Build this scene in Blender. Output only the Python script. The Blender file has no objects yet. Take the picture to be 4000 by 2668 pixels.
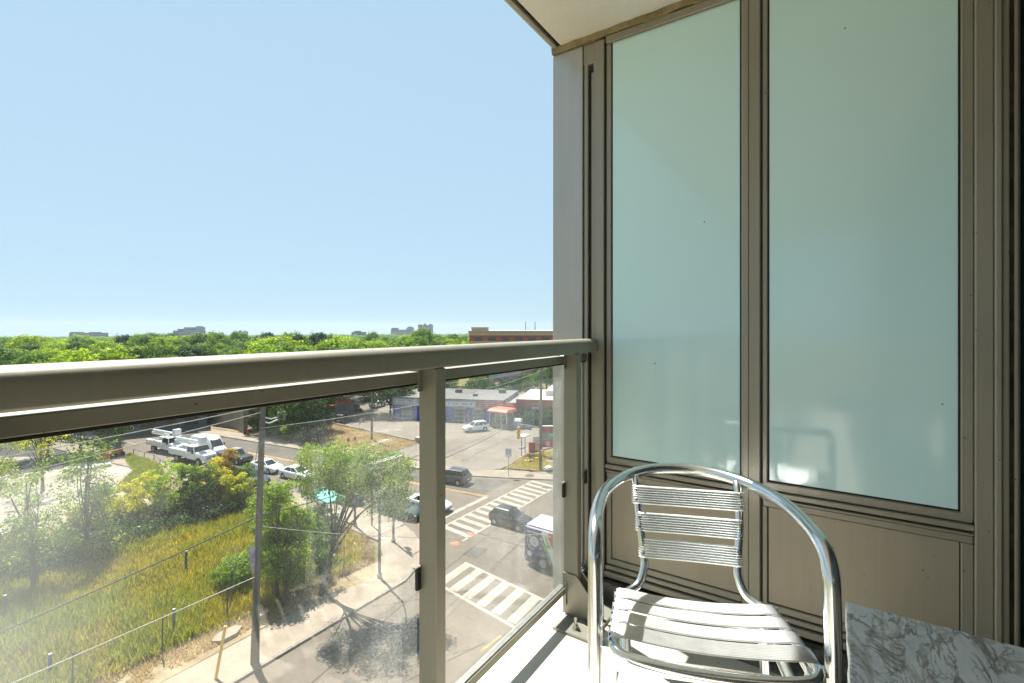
import bpy, math, random
import numpy as np
from mathutils import Vector, Matrix, noise as mnoise

random.seed(7)
rng = np.random.default_rng(11)
scene = bpy.context.scene
COL = scene.collection
PI = math.pi

# ---------------------------------------------------------------- camera
CAM_Z = 18.0                                    # eye level above the street
HEAD = math.atan(1245 / 1870)                   # heading between the railing line (+X) and the street (+Y)
cd = bpy.data.cameras.new('camera')
cd.sensor_width = 36.0
cd.lens = 36.0 * 1870 / 4000
cd.shift_y = -55 / 4000
cd.clip_start = 0.03
cd.clip_end = 30000
cam = bpy.data.objects.new('camera', cd)
cam.location = (0, 0, CAM_Z)
cam.rotation_euler = (PI / 2, 0, HEAD - PI / 2)
COL.objects.link(cam)
scene.camera = cam

# ---------------------------------------------------------------- sky, sun, exposure
SUN_DIR = Vector((0.139, 0.449, 0.883)).normalized()      # towards the sun
world = bpy.data.worlds.new('World')
scene.world = world
world.use_nodes = True
wn = world.node_tree.nodes
wl = world.node_tree.links
bg = wn['Background']
sky = wn.new('ShaderNodeTexSky')
sky.sky_type = 'NISHITA'
sky.sun_disc = False
sky.sun_elevation = math.asin(SUN_DIR.z)
sky.sun_rotation = math.atan2(SUN_DIR.x, SUN_DIR.y)
sky.altitude = 150
sky.air_density = 1.0
sky.dust_density = 0.0
sky.ozone_density = 2.0
# a thin summer haze evens the sky out: little contrast between zenith and horizon
sky_g = wn.new('ShaderNodeGamma')
sky_g.inputs['Gamma'].default_value = 0.13
sky_m = wn.new('ShaderNodeMix')
sky_m.data_type = 'RGBA'
sky_m.blend_type = 'MULTIPLY'
sky_m.inputs['Factor'].default_value = 1.0
sky_m.inputs[7].default_value = (1.66, 2.24, 2.64, 1)
wl.new(sky.outputs['Color'], sky_g.inputs['Color'])
wl.new(sky_g.outputs['Color'], sky_m.inputs[6])
wl.new(sky_m.outputs[2], bg.inputs['Color'])
bg.inputs['Strength'].default_value = 0.1

sd = bpy.data.lights.new('sun', 'SUN')
sd.energy = 5.0
sd.angle = math.radians(0.53)
sd.color = (1.0, 0.95, 0.87)
sun = bpy.data.objects.new('sun', sd)
sun.rotation_euler = (-SUN_DIR).to_track_quat('-Z', 'Y').to_euler()
sun.location = (10, 30, 60)
COL.objects.link(sun)

scene.view_settings.view_transform = 'Standard'
scene.view_settings.look = 'None'
scene.view_settings.exposure = 1.45
scene.view_settings.gamma = 1.0
scene.view_settings.use_curve_mapping = False
scene.render.engine = 'CYCLES'
scene.cycles.use_denoising = True
scene.cycles.max_bounces = 10
scene.cycles.diffuse_bounces = 4
scene.cycles.glossy_bounces = 4
scene.cycles.transparent_max_bounces = 24
scene.cycles.caustics_reflective = False
scene.cycles.caustics_refractive = False
scene.cycles.sample_clamp_indirect = 6.0

# ---------------------------------------------------------------- materials
MATS = {}
def new_mat(name):
    m = bpy.data.materials.new(name)
    m.use_nodes = True
    MATS[name] = m
    return m, m.node_tree.nodes, m.node_tree.links

def nd(nodes, kind, **kw):
    n = nodes.new(kind)
    for k, v in kw.items():
        if k in n.inputs:
            n.inputs[k].default_value = v
        else:
            setattr(n, k, v)
    return n

def ramp(nodes, stops):
    r = nodes.new('ShaderNodeValToRGB')
    e = r.color_ramp.elements
    while len(e) < len(stops):
        e.new(0.5)
    for i, (p, c) in enumerate(stops):
        e[i].position = p
        e[i].color = (c[0], c[1], c[2], 1) if not isinstance(c, (int, float)) else (c, c, c, 1)
    return r

def pm(name, base, rough=0.5, metal=0.0, var=0.08, scale=6.0, bump=0.0, bscale=60.0, spec=0.5, coat=0.0, stretch=(1, 1, 1), emit=None):
    """Principled material whose colour wanders a little with noise."""
    m, n, l = new_mat(name)
    b = n['Principled BSDF']
    b.inputs['Roughness'].default_value = rough
    b.inputs['Metallic'].default_value = metal
    b.inputs['Specular IOR Level'].default_value = spec
    b.inputs['Coat Weight'].default_value = coat
    b.inputs['Coat Roughness'].default_value = 0.04
    tc = n.new('ShaderNodeTexCoord')
    mp = nd(n, 'ShaderNodeMapping')
    mp.inputs['Scale'].default_value = stretch
    l.new(tc.outputs['Object'], mp.inputs['Vector'])
    nz = nd(n, 'ShaderNodeTexNoise', Scale=scale, Detail=5.0, Roughness=0.6)
    l.new(mp.outputs['Vector'], nz.inputs['Vector'])
    lo = [max(0, c * (1 - 2.2 * var)) for c in base]
    hi = [min(1, c * (1 + 1.6 * var)) for c in base]
    r = ramp(n, [(0.3, lo), (0.72, hi)])
    l.new(nz.outputs['Fac'], r.inputs['Fac'])
    l.new(r.outputs['Color'], b.inputs['Base Color'])
    if bump:
        n2 = nd(n, 'ShaderNodeTexNoise', Scale=bscale, Detail=3.0)
        l.new(mp.outputs['Vector'], n2.inputs['Vector'])
        bp = nd(n, 'ShaderNodeBump', Strength=bump, Distance=0.02)
        l.new(n2.outputs['Fac'], bp.inputs['Height'])
        l.new(bp.outputs['Normal'], b.inputs['Normal'])
    if emit:
        b.inputs['Emission Color'].default_value = (*base, 1)
        b.inputs['Emission Strength'].default_value = emit
    return m

def two_tone(name, a, b_, scale=2.0, lo=0.4, hi=0.6, rough=0.85, fine=30.0, fvar=0.25, bump=0.3, bscale=40.0, coord='Object', stretch=(1, 1, 1), detail=6.0, third=None):
    """Two colours in noise patches with a finer noise multiplied over them."""
    m, n, l = new_mat(name)
    b = n['Principled BSDF']
    b.inputs['Roughness'].default_value = rough
    b.inputs['Specular IOR Level'].default_value = 0.25
    tc = n.new('ShaderNodeTexCoord')
    mp = nd(n, 'ShaderNodeMapping')
    mp.inputs['Scale'].default_value = stretch
    l.new(tc.outputs[coord], mp.inputs['Vector'])
    n1 = nd(n, 'ShaderNodeTexNoise', Scale=scale, Detail=detail, Roughness=0.6)
    l.new(mp.outputs['Vector'], n1.inputs['Vector'])
    st = [(lo, a), (hi, b_)] + ([(min(0.98, hi + 0.12), third)] if third else [])
    r1 = ramp(n, st)
    l.new(n1.outputs['Fac'], r1.inputs['Fac'])
    n2 = nd(n, 'ShaderNodeTexNoise', Scale=fine, Detail=4.0, Roughness=0.7)
    l.new(mp.outputs['Vector'], n2.inputs['Vector'])
    r2 = ramp(n, [(0.25, 1 - fvar), (0.75, 1 + fvar * 0.6)])
    l.new(n2.outputs['Fac'], r2.inputs['Fac'])
    mx = nd(n, 'ShaderNodeMix', data_type='RGBA', blend_type='MULTIPLY')
    mx.inputs['Factor'].default_value = 1.0
    l.new(r1.outputs['Color'], mx.inputs[6])
    l.new(r2.outputs['Color'], mx.inputs[7])
    l.new(mx.outputs[2], b.inputs['Base Color'])
    if bump:
        n3 = nd(n, 'ShaderNodeTexNoise', Scale=bscale, Detail=3.0)
        l.new(mp.outputs['Vector'], n3.inputs['Vector'])
        bp = nd(n, 'ShaderNodeBump', Strength=bump, Distance=0.03)
        l.new(n3.outputs['Fac'], bp.inputs['Height'])
        l.new(bp.outputs['Normal'], b.inputs['Normal'])
    return m

def leaf_mat(name, dark, light, trans=0.45, third=None, nscale=0.5, isl=0.4):
    m, n, l = new_mat(name)
    n.remove(n['Principled BSDF'])
    out = n['Material Output']
    g = n.new('ShaderNodeNewGeometry')
    oi = n.new('ShaderNodeObjectInfo')
    tc = n.new('ShaderNodeTexCoord')
    nz = nd(n, 'ShaderNodeTexNoise', Scale=nscale, Detail=3.0)
    l.new(tc.outputs['Object'], nz.inputs['Vector'])
    a = nd(n, 'ShaderNodeMath', operation='MULTIPLY_ADD')
    l.new(g.outputs['Random Per Island'], a.inputs[0])
    a.inputs[1].default_value = isl
    l.new(nz.outputs['Fac'], a.inputs[2])
    a2 = nd(n, 'ShaderNodeMath', operation='MULTIPLY_ADD')
    l.new(oi.outputs['Random'], a2.inputs[0])
    a2.inputs[1].default_value = 0.35
    l.new(a.outputs[0], a2.inputs[2])
    a3 = nd(n, 'ShaderNodeMath', operation='SUBTRACT')
    l.new(a2.outputs[0], a3.inputs[0])
    a3.inputs[1].default_value = 0.17 + isl * 0.45
    st = [(0.15, dark), (0.85, light)]
    if third:
        st = [(0.12, dark), (0.6, light), (0.9, third)]
    r = ramp(n, st)
    l.new(a3.outputs[0], r.inputs['Fac'])
    d = n.new('ShaderNodeBsdfDiffuse')
    t = n.new('ShaderNodeBsdfTranslucent')
    gl = nd(n, 'ShaderNodeBsdfGlossy', Roughness=0.5)
    gl.inputs['Color'].default_value = (0.9, 0.95, 0.9, 1)
    l.new(r.outputs['Color'], d.inputs['Color'])
    hs = nd(n, 'ShaderNodeHueSaturation', Hue=0.485, Saturation=1.05, Value=2.0)
    l.new(r.outputs['Color'], hs.inputs['Color'])
    l.new(hs.outputs['Color'], t.inputs['Color'])
    ms = nd(n, 'ShaderNodeMixShader', Fac=trans)
    l.new(d.outputs[0], ms.inputs[1])
    l.new(t.outputs[0], ms.inputs[2])
    m2 = nd(n, 'ShaderNodeMixShader', Fac=0.012)
    l.new(ms.outputs[0], m2.inputs[1])
    l.new(gl.outputs[0], m2.inputs[2])
    l.new(m2.outputs[0], out.inputs['Surface'])
    return m

def window_glass(name, tint=(0.02, 0.03, 0.035), rough=0.03):
    m, n, l = new_mat(name)
    b = n['Principled BSDF']
    b.inputs['Base Color'].default_value = (*tint, 1)
    b.inputs['Roughness'].default_value = rough
    b.inputs['Specular IOR Level'].default_value = 0.7
    b.inputs['IOR'].default_value = 1.5
    return m

# balcony
def worn_metal(name, base, rough, metal):
    """Painted metal with dust runs, small chips and a slightly uneven sheen."""
    m, n, l = new_mat(name)
    b = n['Principled BSDF']
    b.inputs['Metallic'].default_value = metal
    tc = n.new('ShaderNodeTexCoord')
    mp = nd(n, 'ShaderNodeMapping')
    mp.inputs['Scale'].default_value = (1, 1, 0.05)
    l.new(tc.outputs['Object'], mp.inputs['Vector'])
    runs = nd(n, 'ShaderNodeTexNoise', Scale=34.0, Detail=4.0, Roughness=0.65)
    l.new(mp.outputs[0], runs.inputs['Vector'])
    soft = nd(n, 'ShaderNodeTexNoise', Scale=2.3, Detail=4.0)
    l.new(tc.outputs['Object'], soft.inputs['Vector'])
    chips = nd(n, 'ShaderNodeTexNoise', Scale=70.0, Detail=2.0)
    l.new(tc.outputs['Object'], chips.inputs['Vector'])
    r1 = ramp(n, [(0.28, [c * 0.95 for c in base]), (0.5, base), (0.75, [min(1, c * 1.03 + 0.004) for c in base])])
    l.new(runs.outputs['Fac'], r1.inputs['Fac'])
    r2 = ramp(n, [(0.3, 0.93), (0.7, 1.04)])
    l.new(soft.outputs['Fac'], r2.inputs['Fac'])
    r3 = ramp(n, [(0.235, 0.35), (0.265, 1.0)])
    l.new(chips.outputs['Fac'], r3.inputs['Fac'])
    cur = r1.outputs[0]
    for r in (r2, r3):
        mx = nd(n, 'ShaderNodeMix', data_type='RGBA', blend_type='MULTIPLY')
        mx.inputs['Factor'].default_value = 1.0
        l.new(cur, mx.inputs[6])
        l.new(r.outputs[0], mx.inputs[7])
        cur = mx.outputs[2]
    l.new(cur, b.inputs['Base Color'])
    rr = nd(n, 'ShaderNodeMapRange')
    rr.inputs['To Min'].default_value = rough - 0.08
    rr.inputs['To Max'].default_value = rough + 0.16
    l.new(soft.outputs['Fac'], rr.inputs['Value'])
    l.new(rr.outputs[0], b.inputs['Roughness'])
    fine = nd(n, 'ShaderNodeTexNoise', Scale=800.0, Detail=2.0)
    l.new(tc.outputs['Object'], fine.inputs['Vector'])
    bp = nd(n, 'ShaderNodeBump', Strength=0.04, Distance=0.01)
    l.new(fine.outputs['Fac'], bp.inputs['Height'])
    l.new(bp.outputs['Normal'], b.inputs['Normal'])
worn_metal('bronze', (0.315, 0.298, 0.248), 0.38, 0.3)
worn_metal('bronze_panel', (0.36, 0.33, 0.265), 0.42, 0.3)
worn_metal('rail_paint', (0.285, 0.278, 0.228), 0.38, 0.22)
worn_metal('silver_panel', (0.47, 0.47, 0.455), 0.34, 0.3)
pm('gasket', (0.012, 0.012, 0.012), rough=0.6)
pm('steel', (0.55, 0.53, 0.48), rough=0.35, metal=0.9, var=0.1, scale=40)
two_tone('stucco', (0.82, 0.81, 0.785), (0.86, 0.85, 0.825), scale=1.4, rough=0.9, fine=25, fvar=0.03, bump=0.10, bscale=45)
two_tone('sealant', (0.20, 0.165, 0.085), (0.33, 0.28, 0.17), scale=7, rough=0.6, fine=40, fvar=0.25, bump=0.6, bscale=18)
two_tone('membrane', (0.10, 0.10, 0.095), (0.20, 0.18, 0.145), scale=5, rough=0.5, fine=20, fvar=0.3, bump=0.3, bscale=25)
two_tone('slab_edge', (0.30, 0.29, 0.26), (0.42, 0.40, 0.36), scale=3, rough=0.7, fine=40, fvar=0.2)
two_tone('drip_groove', (0.02, 0.02, 0.016), (0.10, 0.09, 0.07), scale=30, rough=0.9, fine=90, fvar=0.4)

def floor_coat():
    m, n, l = new_mat('floor_coat')
    b = n['Principled BSDF']
    b.inputs['Roughness'].default_value = 0.55
    tc = n.new('ShaderNodeTexCoord')
    n1 = nd(n, 'ShaderNodeTexNoise', Scale=2.2, Detail=6.0, Roughness=0.65)
    l.new(tc.outputs['Object'], n1.inputs['Vector'])
    r1 = ramp(n, [(0.3, (0.62, 0.565, 0.46)), (0.5, (0.70, 0.65, 0.55)), (0.75, (0.75, 0.71, 0.62))])
    l.new(n1.outputs['Fac'], r1.inputs['Fac'])
    n2 = nd(n, 'ShaderNodeTexNoise', Scale=55.0, Detail=2.0)
    l.new(tc.outputs['Object'], n2.inputs['Vector'])
    r2 = ramp(n, [(0.27, (0.62, 0.56, 0.47)), (0.33, 1.0)])
    l.new(n2.outputs['Fac'], r2.inputs['Fac'])
    mx = nd(n, 'ShaderNodeMix', data_type='RGBA', blend_type='MULTIPLY')
    mx.inputs['Factor'].default_value = 0.8
    l.new(r1.outputs['Color'], mx.inputs[6])
    l.new(r2.outputs['Color'], mx.inputs[7])
    l.new(mx.outputs[2], b.inputs['Base Color'])
    n3 = nd(n, 'ShaderNodeTexNoise', Scale=120.0, Detail=3.0)
    l.new(tc.outputs['Object'], n3.inputs['Vector'])
    bp = nd(n, 'ShaderNodeBump', Strength=0.15, Distance=0.004)
    l.new(n3.outputs['Fac'], bp.inputs['Height'])
    l.new(bp.outputs['Normal'], b.inputs['Normal'])
floor_coat()

def frosted():
    m, n, l = new_mat('frosted_glass')
    b = n['Principled BSDF']
    b.inputs['Roughness'].default_value = 0.04
    b.inputs['IOR'].default_value = 1.62
    tc = n.new('ShaderNodeTexCoord')
    n1 = nd(n, 'ShaderNodeTexNoise', Scale=0.9, Detail=2.0)
    l.new(tc.outputs['Object'], n1.inputs['Vector'])
    r1 = ramp(n, [(0.3, (0.63, 0.925, 0.97)), (0.7, (0.68, 0.94, 0.975))])
    l.new(n1.outputs['Fac'], r1.inputs['Fac'])
    # dried water runs
    mp = n.new('ShaderNodeMapping')
    mp.inputs['Scale'].default_value = (1, 1, 0.05)
    l.new(tc.outputs['Object'], mp.inputs['Vector'])
    nr = nd(n, 'ShaderNodeTexNoise', Scale=26.0, Detail=5.0, Roughness=0.7)
    l.new(mp.outputs[0], nr.inputs['Vector'])
    rg = nd(n, 'ShaderNodeMapRange')
    rg.inputs['From Min'].default_value = 0.45
    rg.inputs['From Max'].default_value = 0.8
    rg.inputs['To Min'].default_value = 0.07
    rg.inputs['To Max'].default_value = 0.22
    l.new(nr.outputs['Fac'], rg.inputs['Value'])
    l.new(rg.outputs[0], b.inputs['Roughness'])
    # a few fly specks
    v = nd(n, 'ShaderNodeTexVoronoi', Scale=7.0, feature='F1')
    l.new(tc.outputs['Object'], v.inputs['Vector'])
    r2 = ramp(n, [(0.018, 0.35), (0.03, 1.0)])
    l.new(v.outputs['Distance'], r2.inputs['Fac'])
    mx = nd(n, 'ShaderNodeMix', data_type='RGBA', blend_type='MULTIPLY')
    mx.inputs['Factor'].default_value = 1.0
    l.new(r1.outputs['Color'], mx.inputs[6])
    l.new(r2.outputs['Color'], mx.inputs[7])
    l.new(mx.outputs[2], b.inputs['Base Color'])
frosted()

def rail_glass():
    """Clear pane with a dusty, rain-spotted film and painted sun glare on it."""
    m, n, l = new_mat('rail_glass')
    n.remove(n['Principled BSDF'])
    out = n['Material Output']
    tr = n.new('ShaderNodeBsdfTransparent')
    tr.inputs['Color'].default_value = (0.955, 0.965, 0.955, 1)
    gl = nd(n, 'ShaderNodeBsdfGlossy', Roughness=0.0)
    fr = nd(n, 'ShaderNodeFresnel', IOR=1.5)
    ge = n.new('ShaderNodeNewGeometry')          # same reflectance on the way in and on the way out of the pane
    io = nd(n, 'ShaderNodeMapRange')
    io.inputs['To Min'].default_value = 1.5
    io.inputs['To Max'].default_value = 1 / 1.5
    l.new(ge.outputs['Backfacing'], io.inputs['Value'])
    l.new(io.outputs[0], fr.inputs['IOR'])
    ms = n.new('ShaderNodeMixShader')
    l.new(fr.outputs[0], ms.inputs[0])
    l.new(tr.outputs[0], ms.inputs[1])
    l.new(gl.outputs[0], ms.inputs[2])
    tc = n.new('ShaderNodeTexCoord')
    def tex(scale, detail, sx=1.0, sz=1.0, rough=0.6):
        mp = n.new('ShaderNodeMapping')
        mp.inputs['Scale'].default_value = (sx, 1.0, sz)
        l.new(tc.outputs['Object'], mp.inputs['Vector'])
        t = nd(n, 'ShaderNodeTexNoise', Scale=scale, Detail=detail, Roughness=rough)
        l.new(mp.outputs['Vector'], t.inputs['Vector'])
        return t
    def mul(a, b):
        k = nd(n, 'ShaderNodeMath', operation='MULTIPLY')
        l.new(a, k.inputs[0])
        if isinstance(b, float):
            k.inputs[1].default_value = b
        else:
            l.new(b, k.inputs[1])
        return k.outputs[0]
    def add(a, b):
        k = nd(n, 'ShaderNodeMath', operation='ADD', use_clamp=True)
        l.new(a, k.inputs[0])
        if isinstance(b, float):
            k.inputs[1].default_value = b
        else:
            l.new(b, k.inputs[1])
        return k.outputs[0]
    big = ramp(n, [(0.36, 0.15), (0.66, 1.0)])
    l.new(tex(2.6, 3.0).outputs['Fac'], big.inputs['Fac'])
    vert = ramp(n, [(0.36, 0.35), (0.72, 1.0)])
    l.new(tex(16.0, 4.0, 1.0, 0.06).outputs['Fac'], vert.inputs['Fac'])
    spots = ramp(n, [(0.53, 0.0), (0.60, 0.8)])
    l.new(tex(420.0, 2.0, 1.0, 0.8, 0.5).outputs['Fac'], spots.inputs['Fac'])
    smear = ramp(n, [(0.52, 0.0), (0.70, 1.0)])
    l.new(tex(9.0, 5.0, 1.0, 1.0, 0.75).outputs['Fac'], smear.inputs['Fac'])
    sx = n.new('ShaderNodeSeparateXYZ')
    l.new(tc.outputs['Object'], sx.inputs[0])
    def along(x0, x1, lo, hi):
        mr = nd(n, 'ShaderNodeMapRange', interpolation_type='SMOOTHSTEP')
        mr.inputs['From Min'].default_value = x0
        mr.inputs['From Max'].default_value = x1
        mr.inputs['To Min'].default_value = lo
        mr.inputs['To Max'].default_value = hi
        l.new(sx.outputs['X'], mr.inputs['Value'])
        return mr.outputs[0]
    film = mul(big.outputs[0], vert.outputs[0])
    # rain spotting is heavier towards the wall, pale sun glare is painted over the far (left) end
    rain = along(0.45, 1.0, 0.15, 1.05)
    spk = mul(mul(mul(spots.outputs[0], film), rain), 0.42)
    glare = along(0.40, 0.08, 0.0, 0.20)
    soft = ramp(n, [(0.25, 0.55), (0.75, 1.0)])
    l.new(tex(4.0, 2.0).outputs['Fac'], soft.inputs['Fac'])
    dirt_glare = add(add(spk, mul(mul(film, rain), 0.05)), 0.008)
    dirt_glare = add(dirt_glare, mul(glare, soft.outputs[0]))
    dirt_glare = add(dirt_glare, mul(mul(smear.outputs[0], big.outputs[0]), 0.035))
    df = n.new('ShaderNodeBsdfDiffuse')
    df.inputs['Color'].default_value = (0.80, 0.83, 0.82, 1)
    tl = n.new('ShaderNodeBsdfTranslucent')
    tl.inputs['Color'].default_value = (0.80, 0.83, 0.82, 1)
    md = nd(n, 'ShaderNodeMixShader', Fac=0.72)
    l.new(df.outputs[0], md.inputs[1])
    l.new(tl.outputs[0], md.inputs[2])
    fin = n.new('ShaderNodeMixShader')
    l.new(dirt_glare, fin.inputs[0])
    l.new(ms.outputs[0], fin.inputs[1])
    l.new(md.outputs[0], fin.inputs[2])
    l.new(fin.outputs[0], out.inputs['Surface'])
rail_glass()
def clear_glass():
    m, n, l = new_mat('clear_glass')
    n.remove(n['Principled BSDF'])
    tr = n.new('ShaderNodeBsdfTransparent')
    tr.inputs['Color'].default_value = (0.93, 0.97, 0.95, 1)
    gl = nd(n, 'ShaderNodeBsdfGlossy', Roughness=0.0)
    fr = nd(n, 'ShaderNodeFresnel', IOR=1.5)
    ge = n.new('ShaderNodeNewGeometry')          # same reflectance on the way in and on the way out of the pane
    io = nd(n, 'ShaderNodeMapRange')
    io.inputs['To Min'].default_value = 1.5
    io.inputs['To Max'].default_value = 1 / 1.5
    l.new(ge.outputs['Backfacing'], io.inputs['Value'])
    l.new(io.outputs[0], fr.inputs['IOR'])
    ms = n.new('ShaderNodeMixShader')
    l.new(fr.outputs[0], ms.inputs[0])
    l.new(tr.outputs[0], ms.inputs[1])
    l.new(gl.outputs[0], ms.inputs[2])
    l.new(ms.outputs[0], n['Material Output'].inputs['Surface'])
clear_glass()

pm('chair_alu', (0.82, 0.84, 0.85), rough=0.18, metal=1.0, var=0.04, scale=20, bump=0.02, bscale=300)
pm('slat_alu', (0.85, 0.88, 0.885), rough=0.40, metal=1.0, var=0.05, scale=25)
pm('black_plastic', (0.02, 0.02, 0.02), rough=0.5)

def marble():
    m, n, l = new_mat('marble')
    b = n['Principled BSDF']
    b.inputs['Roughness'].default_value = 0.32
    tc = n.new('ShaderNodeTexCoord')
    mp = n.new('ShaderNodeMapping')
    mp.inputs['Rotation'].default_value = (0, 0, 0.7)
    mp.inputs['Scale'].default_value = (1.0, 2.4, 1.0)
    l.new(tc.outputs['Object'], mp.inputs['Vector'])
    base_n = nd(n, 'ShaderNodeTexNoise', Scale=14.0, Detail=8.0, Roughness=0.75, Distortion=0.6)
    l.new(mp.outputs[0], base_n.inputs['Vector'])
    r1 = ramp(n, [(0.22, (0.38, 0.40, 0.41)), (0.45, (0.64, 0.65, 0.65)), (0.7, (0.80, 0.80, 0.78))])
    l.new(base_n.outputs['Fac'], r1.inputs['Fac'])
    def vein(scale, dist, w, col, fac):
        nz = nd(n, 'ShaderNodeTexNoise', Scale=scale, Detail=5.0, Roughness=0.6, Distortion=dist)
        l.new(mp.outputs[0], nz.inputs['Vector'])
        r = ramp(n, [(0.5 - w, 0.0), (0.5, fac), (0.5 + w, 0.0)])
        l.new(nz.outputs['Fac'], r.inputs['Fac'])
        return r.outputs[0], col
    cur = r1.outputs[0]
    for o, c in (vein(4.0, 1.8, 0.024, (0.10, 0.075, 0.055), 0.85), vein(2.4, 2.6, 0.045, (0.27, 0.225, 0.16), 0.6), vein(7.0, 1.4, 0.016, (0.08, 0.085, 0.095), 0.7)):
        mx = nd(n, 'ShaderNodeMix', data_type='RGBA')
        l.new(o, mx.inputs['Factor'])
        l.new(cur, mx.inputs[6])
        mx.inputs[7].default_value = (*c, 1)
        cur = mx.outputs[2]
    l.new(cur, b.inputs['Base Color'])
    bp = nd(n, 'ShaderNodeBump', Strength=0.12, Distance=0.004)
    l.new(base_n.outputs['Fac'], bp.inputs['Height'])
    l.new(bp.outputs['Normal'], b.inputs['Normal'])
marble()
pm('stone_edge', (0.66, 0.64, 0.60), rough=0.5, var=0.12, scale=25, bump=0.2, bscale=60)
window_glass('door_glass', (0.006, 0.014, 0.016))

# ---------------------------------------------------------------- mesh helpers
class MB:
    """Collects vertices and faces for one mesh object."""
    def __init__(self):
        self.v = []
        self.f = []
    def add(self, vs, fs):
        o = len(self.v)
        self.v += [tuple(p) for p in vs]
        self.f += [tuple(i + o for i in q) for q in fs]
        return self
    def box(self, x0, x1, y0, y1, z0, z1, M=None):
        vs = [(x0, y0, z0), (x1, y0, z0), (x1, y1, z0), (x0, y1, z0), (x0, y0, z1), (x1, y0, z1), (x1, y1, z1), (x0, y1, z1)]
        if M is not None:
            vs = [M @ Vector(p) for p in vs]
        return self.add(vs, [(0, 3, 2, 1), (4, 5, 6, 7), (0, 1, 5, 4), (1, 2, 6, 5), (2, 3, 7, 6), (3, 0, 4, 7)])
    def bbox(self, x0, x1, y0, y1, z0, z1, b=0.004, M=None):
        """Box with chamfered vertical and horizontal edges."""
        vs, fs = [], []
        for z, i in ((z0, b), (z0 + b, 0), (z1 - b, 0), (z1, b)):
            for x, y in ((x0 + b + i, y0 + i), (x1 - b - i, y0 + i), (x1 - i, y0 + b + i), (x1 - i, y1 - b - i), (x1 - b - i, y1 - i), (x0 + b + i, y1 - i), (x0 + i, y1 - b - i), (x0 + i, y0 + b + i)):
                vs.append((x, y, z))
        for k in range(3):
            for j in range(8):
                fs.append((k * 8 + j, k * 8 + (j + 1) % 8, k * 8 + 8 + (j + 1) % 8, k * 8 + 8 + j))
        fs.append(tuple(range(7, -1, -1)))
        fs.append(tuple(range(24, 32)))
        if M is not None:
            vs = [M @ Vector(p) for p in vs]
        return self.add(vs, fs)
    def prism(self, pts, axis, a, b):
        """Polygon pts (2D) extruded along axis 'x','y' or 'z' from a to b."""
        n = len(pts)
        def to(p, h):
            if axis == 'x':
                return (h, p[0], p[1])
            if axis == 'y':
                return (p[0], h, p[1])
            return (p[0], p[1], h)
        vs = [to(p, a) for p in pts] + [to(p, b) for p in pts]
        fs = [(i, (i + 1) % n, n + (i + 1) % n, n + i) for i in range(n)]
        fs += [tuple(range(n - 1, -1, -1)), tuple(range(n, 2 * n))]
        return self.add(vs, fs)
    def tube(self, path, r, seg=10, cap=True, flat=1.0):
        """Round tube along a list of points; r a number or list."""
        P_ = [Vector(p) for p in path]
        n = len(P_)
        rs = r if isinstance(r, (list, tuple)) else [r] * n
        t0 = (P_[1] - P_[0]).normalized()
        up = Vector((0, 0, 1)) if abs(t0.z) < 0.9 else Vector((1, 0, 0))
        u = t0.cross(up).normalized()
        vs, fs = [], []
        for i in range(n):
            if i == 0:
                t = P_[1] - P_[0]
            elif i == n - 1:
                t = P_[-1] - P_[-2]
            else:
                t = (P_[i + 1] - P_[i]).normalized() + (P_[i] - P_[i - 1]).normalized()
            t.normalize()
            u = (u - t * u.dot(t)).normalized()
            w = t.cross(u)
            for k in range(seg):
                a = 2 * PI * k / seg
                vs.append(P_[i] + u * (math.cos(a) * rs[i]) + w * (math.sin(a) * rs[i] * flat))
        for i in range(n - 1):
            for k in range(seg):
                fs.append((i * seg + k, i * seg + (k + 1) % seg, (i + 1) * seg + (k + 1) % seg, (i + 1) * seg + k))
        if cap:
            fs.append(tuple(range(seg - 1, -1, -1)))
            fs.append(tuple(range((n - 1) * seg, n * seg)))
        return self.add(vs, fs)
    def cyl(self, c, r, h, seg=14, axis='z', r2=None):
        c = Vector(c)
        d = {'x': Vector((1, 0, 0)), 'y': Vector((0, 1, 0)), 'z': Vector((0, 0, 1))}[axis]
        return self.tube([c, c + d * h], [r, r if r2 is None else r2], seg)
    def loft(self, rings, close=True, cap=True):
        n = len(rings[0])
        vs = [p for r in rings for p in r]
        fs = []
        for i in range(len(rings) - 1):
            for k in range(n if close else n - 1):
                fs.append((i * n + k, i * n + (k + 1) % n, (i + 1) * n + (k + 1) % n, (i + 1) * n + k))
        if cap:
            fs.append(tuple(range(n - 1, -1, -1)))
            fs.append(tuple(range((len(rings) - 1) * n, len(rings) * n)))
        return self.add(vs, fs)
    def quad(self, a, b, c, d):
        return self.add([a, b, c, d], [(0, 1, 2, 3)])
    def mesh(self, name, mat, smooth=False):
        me = bpy.data.meshes.new(name)
        me.from_pydata(self.v, [], self.f)
        me.materials.append(MATS[mat] if isinstance(mat, str) else mat)
        if smooth:
            me.shade_smooth()
            try:
                me.set_sharp_from_angle(angle=math.radians(38))
            except Exception:
                pass
        return me
    def build(self, name, mat, parent=None, smooth=False, loc=None, rot=None):
        return link(name, self.mesh(name, mat, smooth), parent, loc, rot)

def link(name, me, parent=None, loc=None, rot=None):
    o = bpy.data.objects.new(name, me)
    COL.objects.link(o)
    if parent is not None:
        o.parent = parent
    if loc is not None:
        o.location = loc
    if rot is not None:
        o.rotation_euler = rot
    return o

def tag(o, label=None, cat=None, group=None, kind=None):
    if label:
        o['label'] = label
    if cat:
        o['category'] = cat
    if group:
        o['group'] = group
    if kind:
        o['kind'] = kind
    return o

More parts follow.
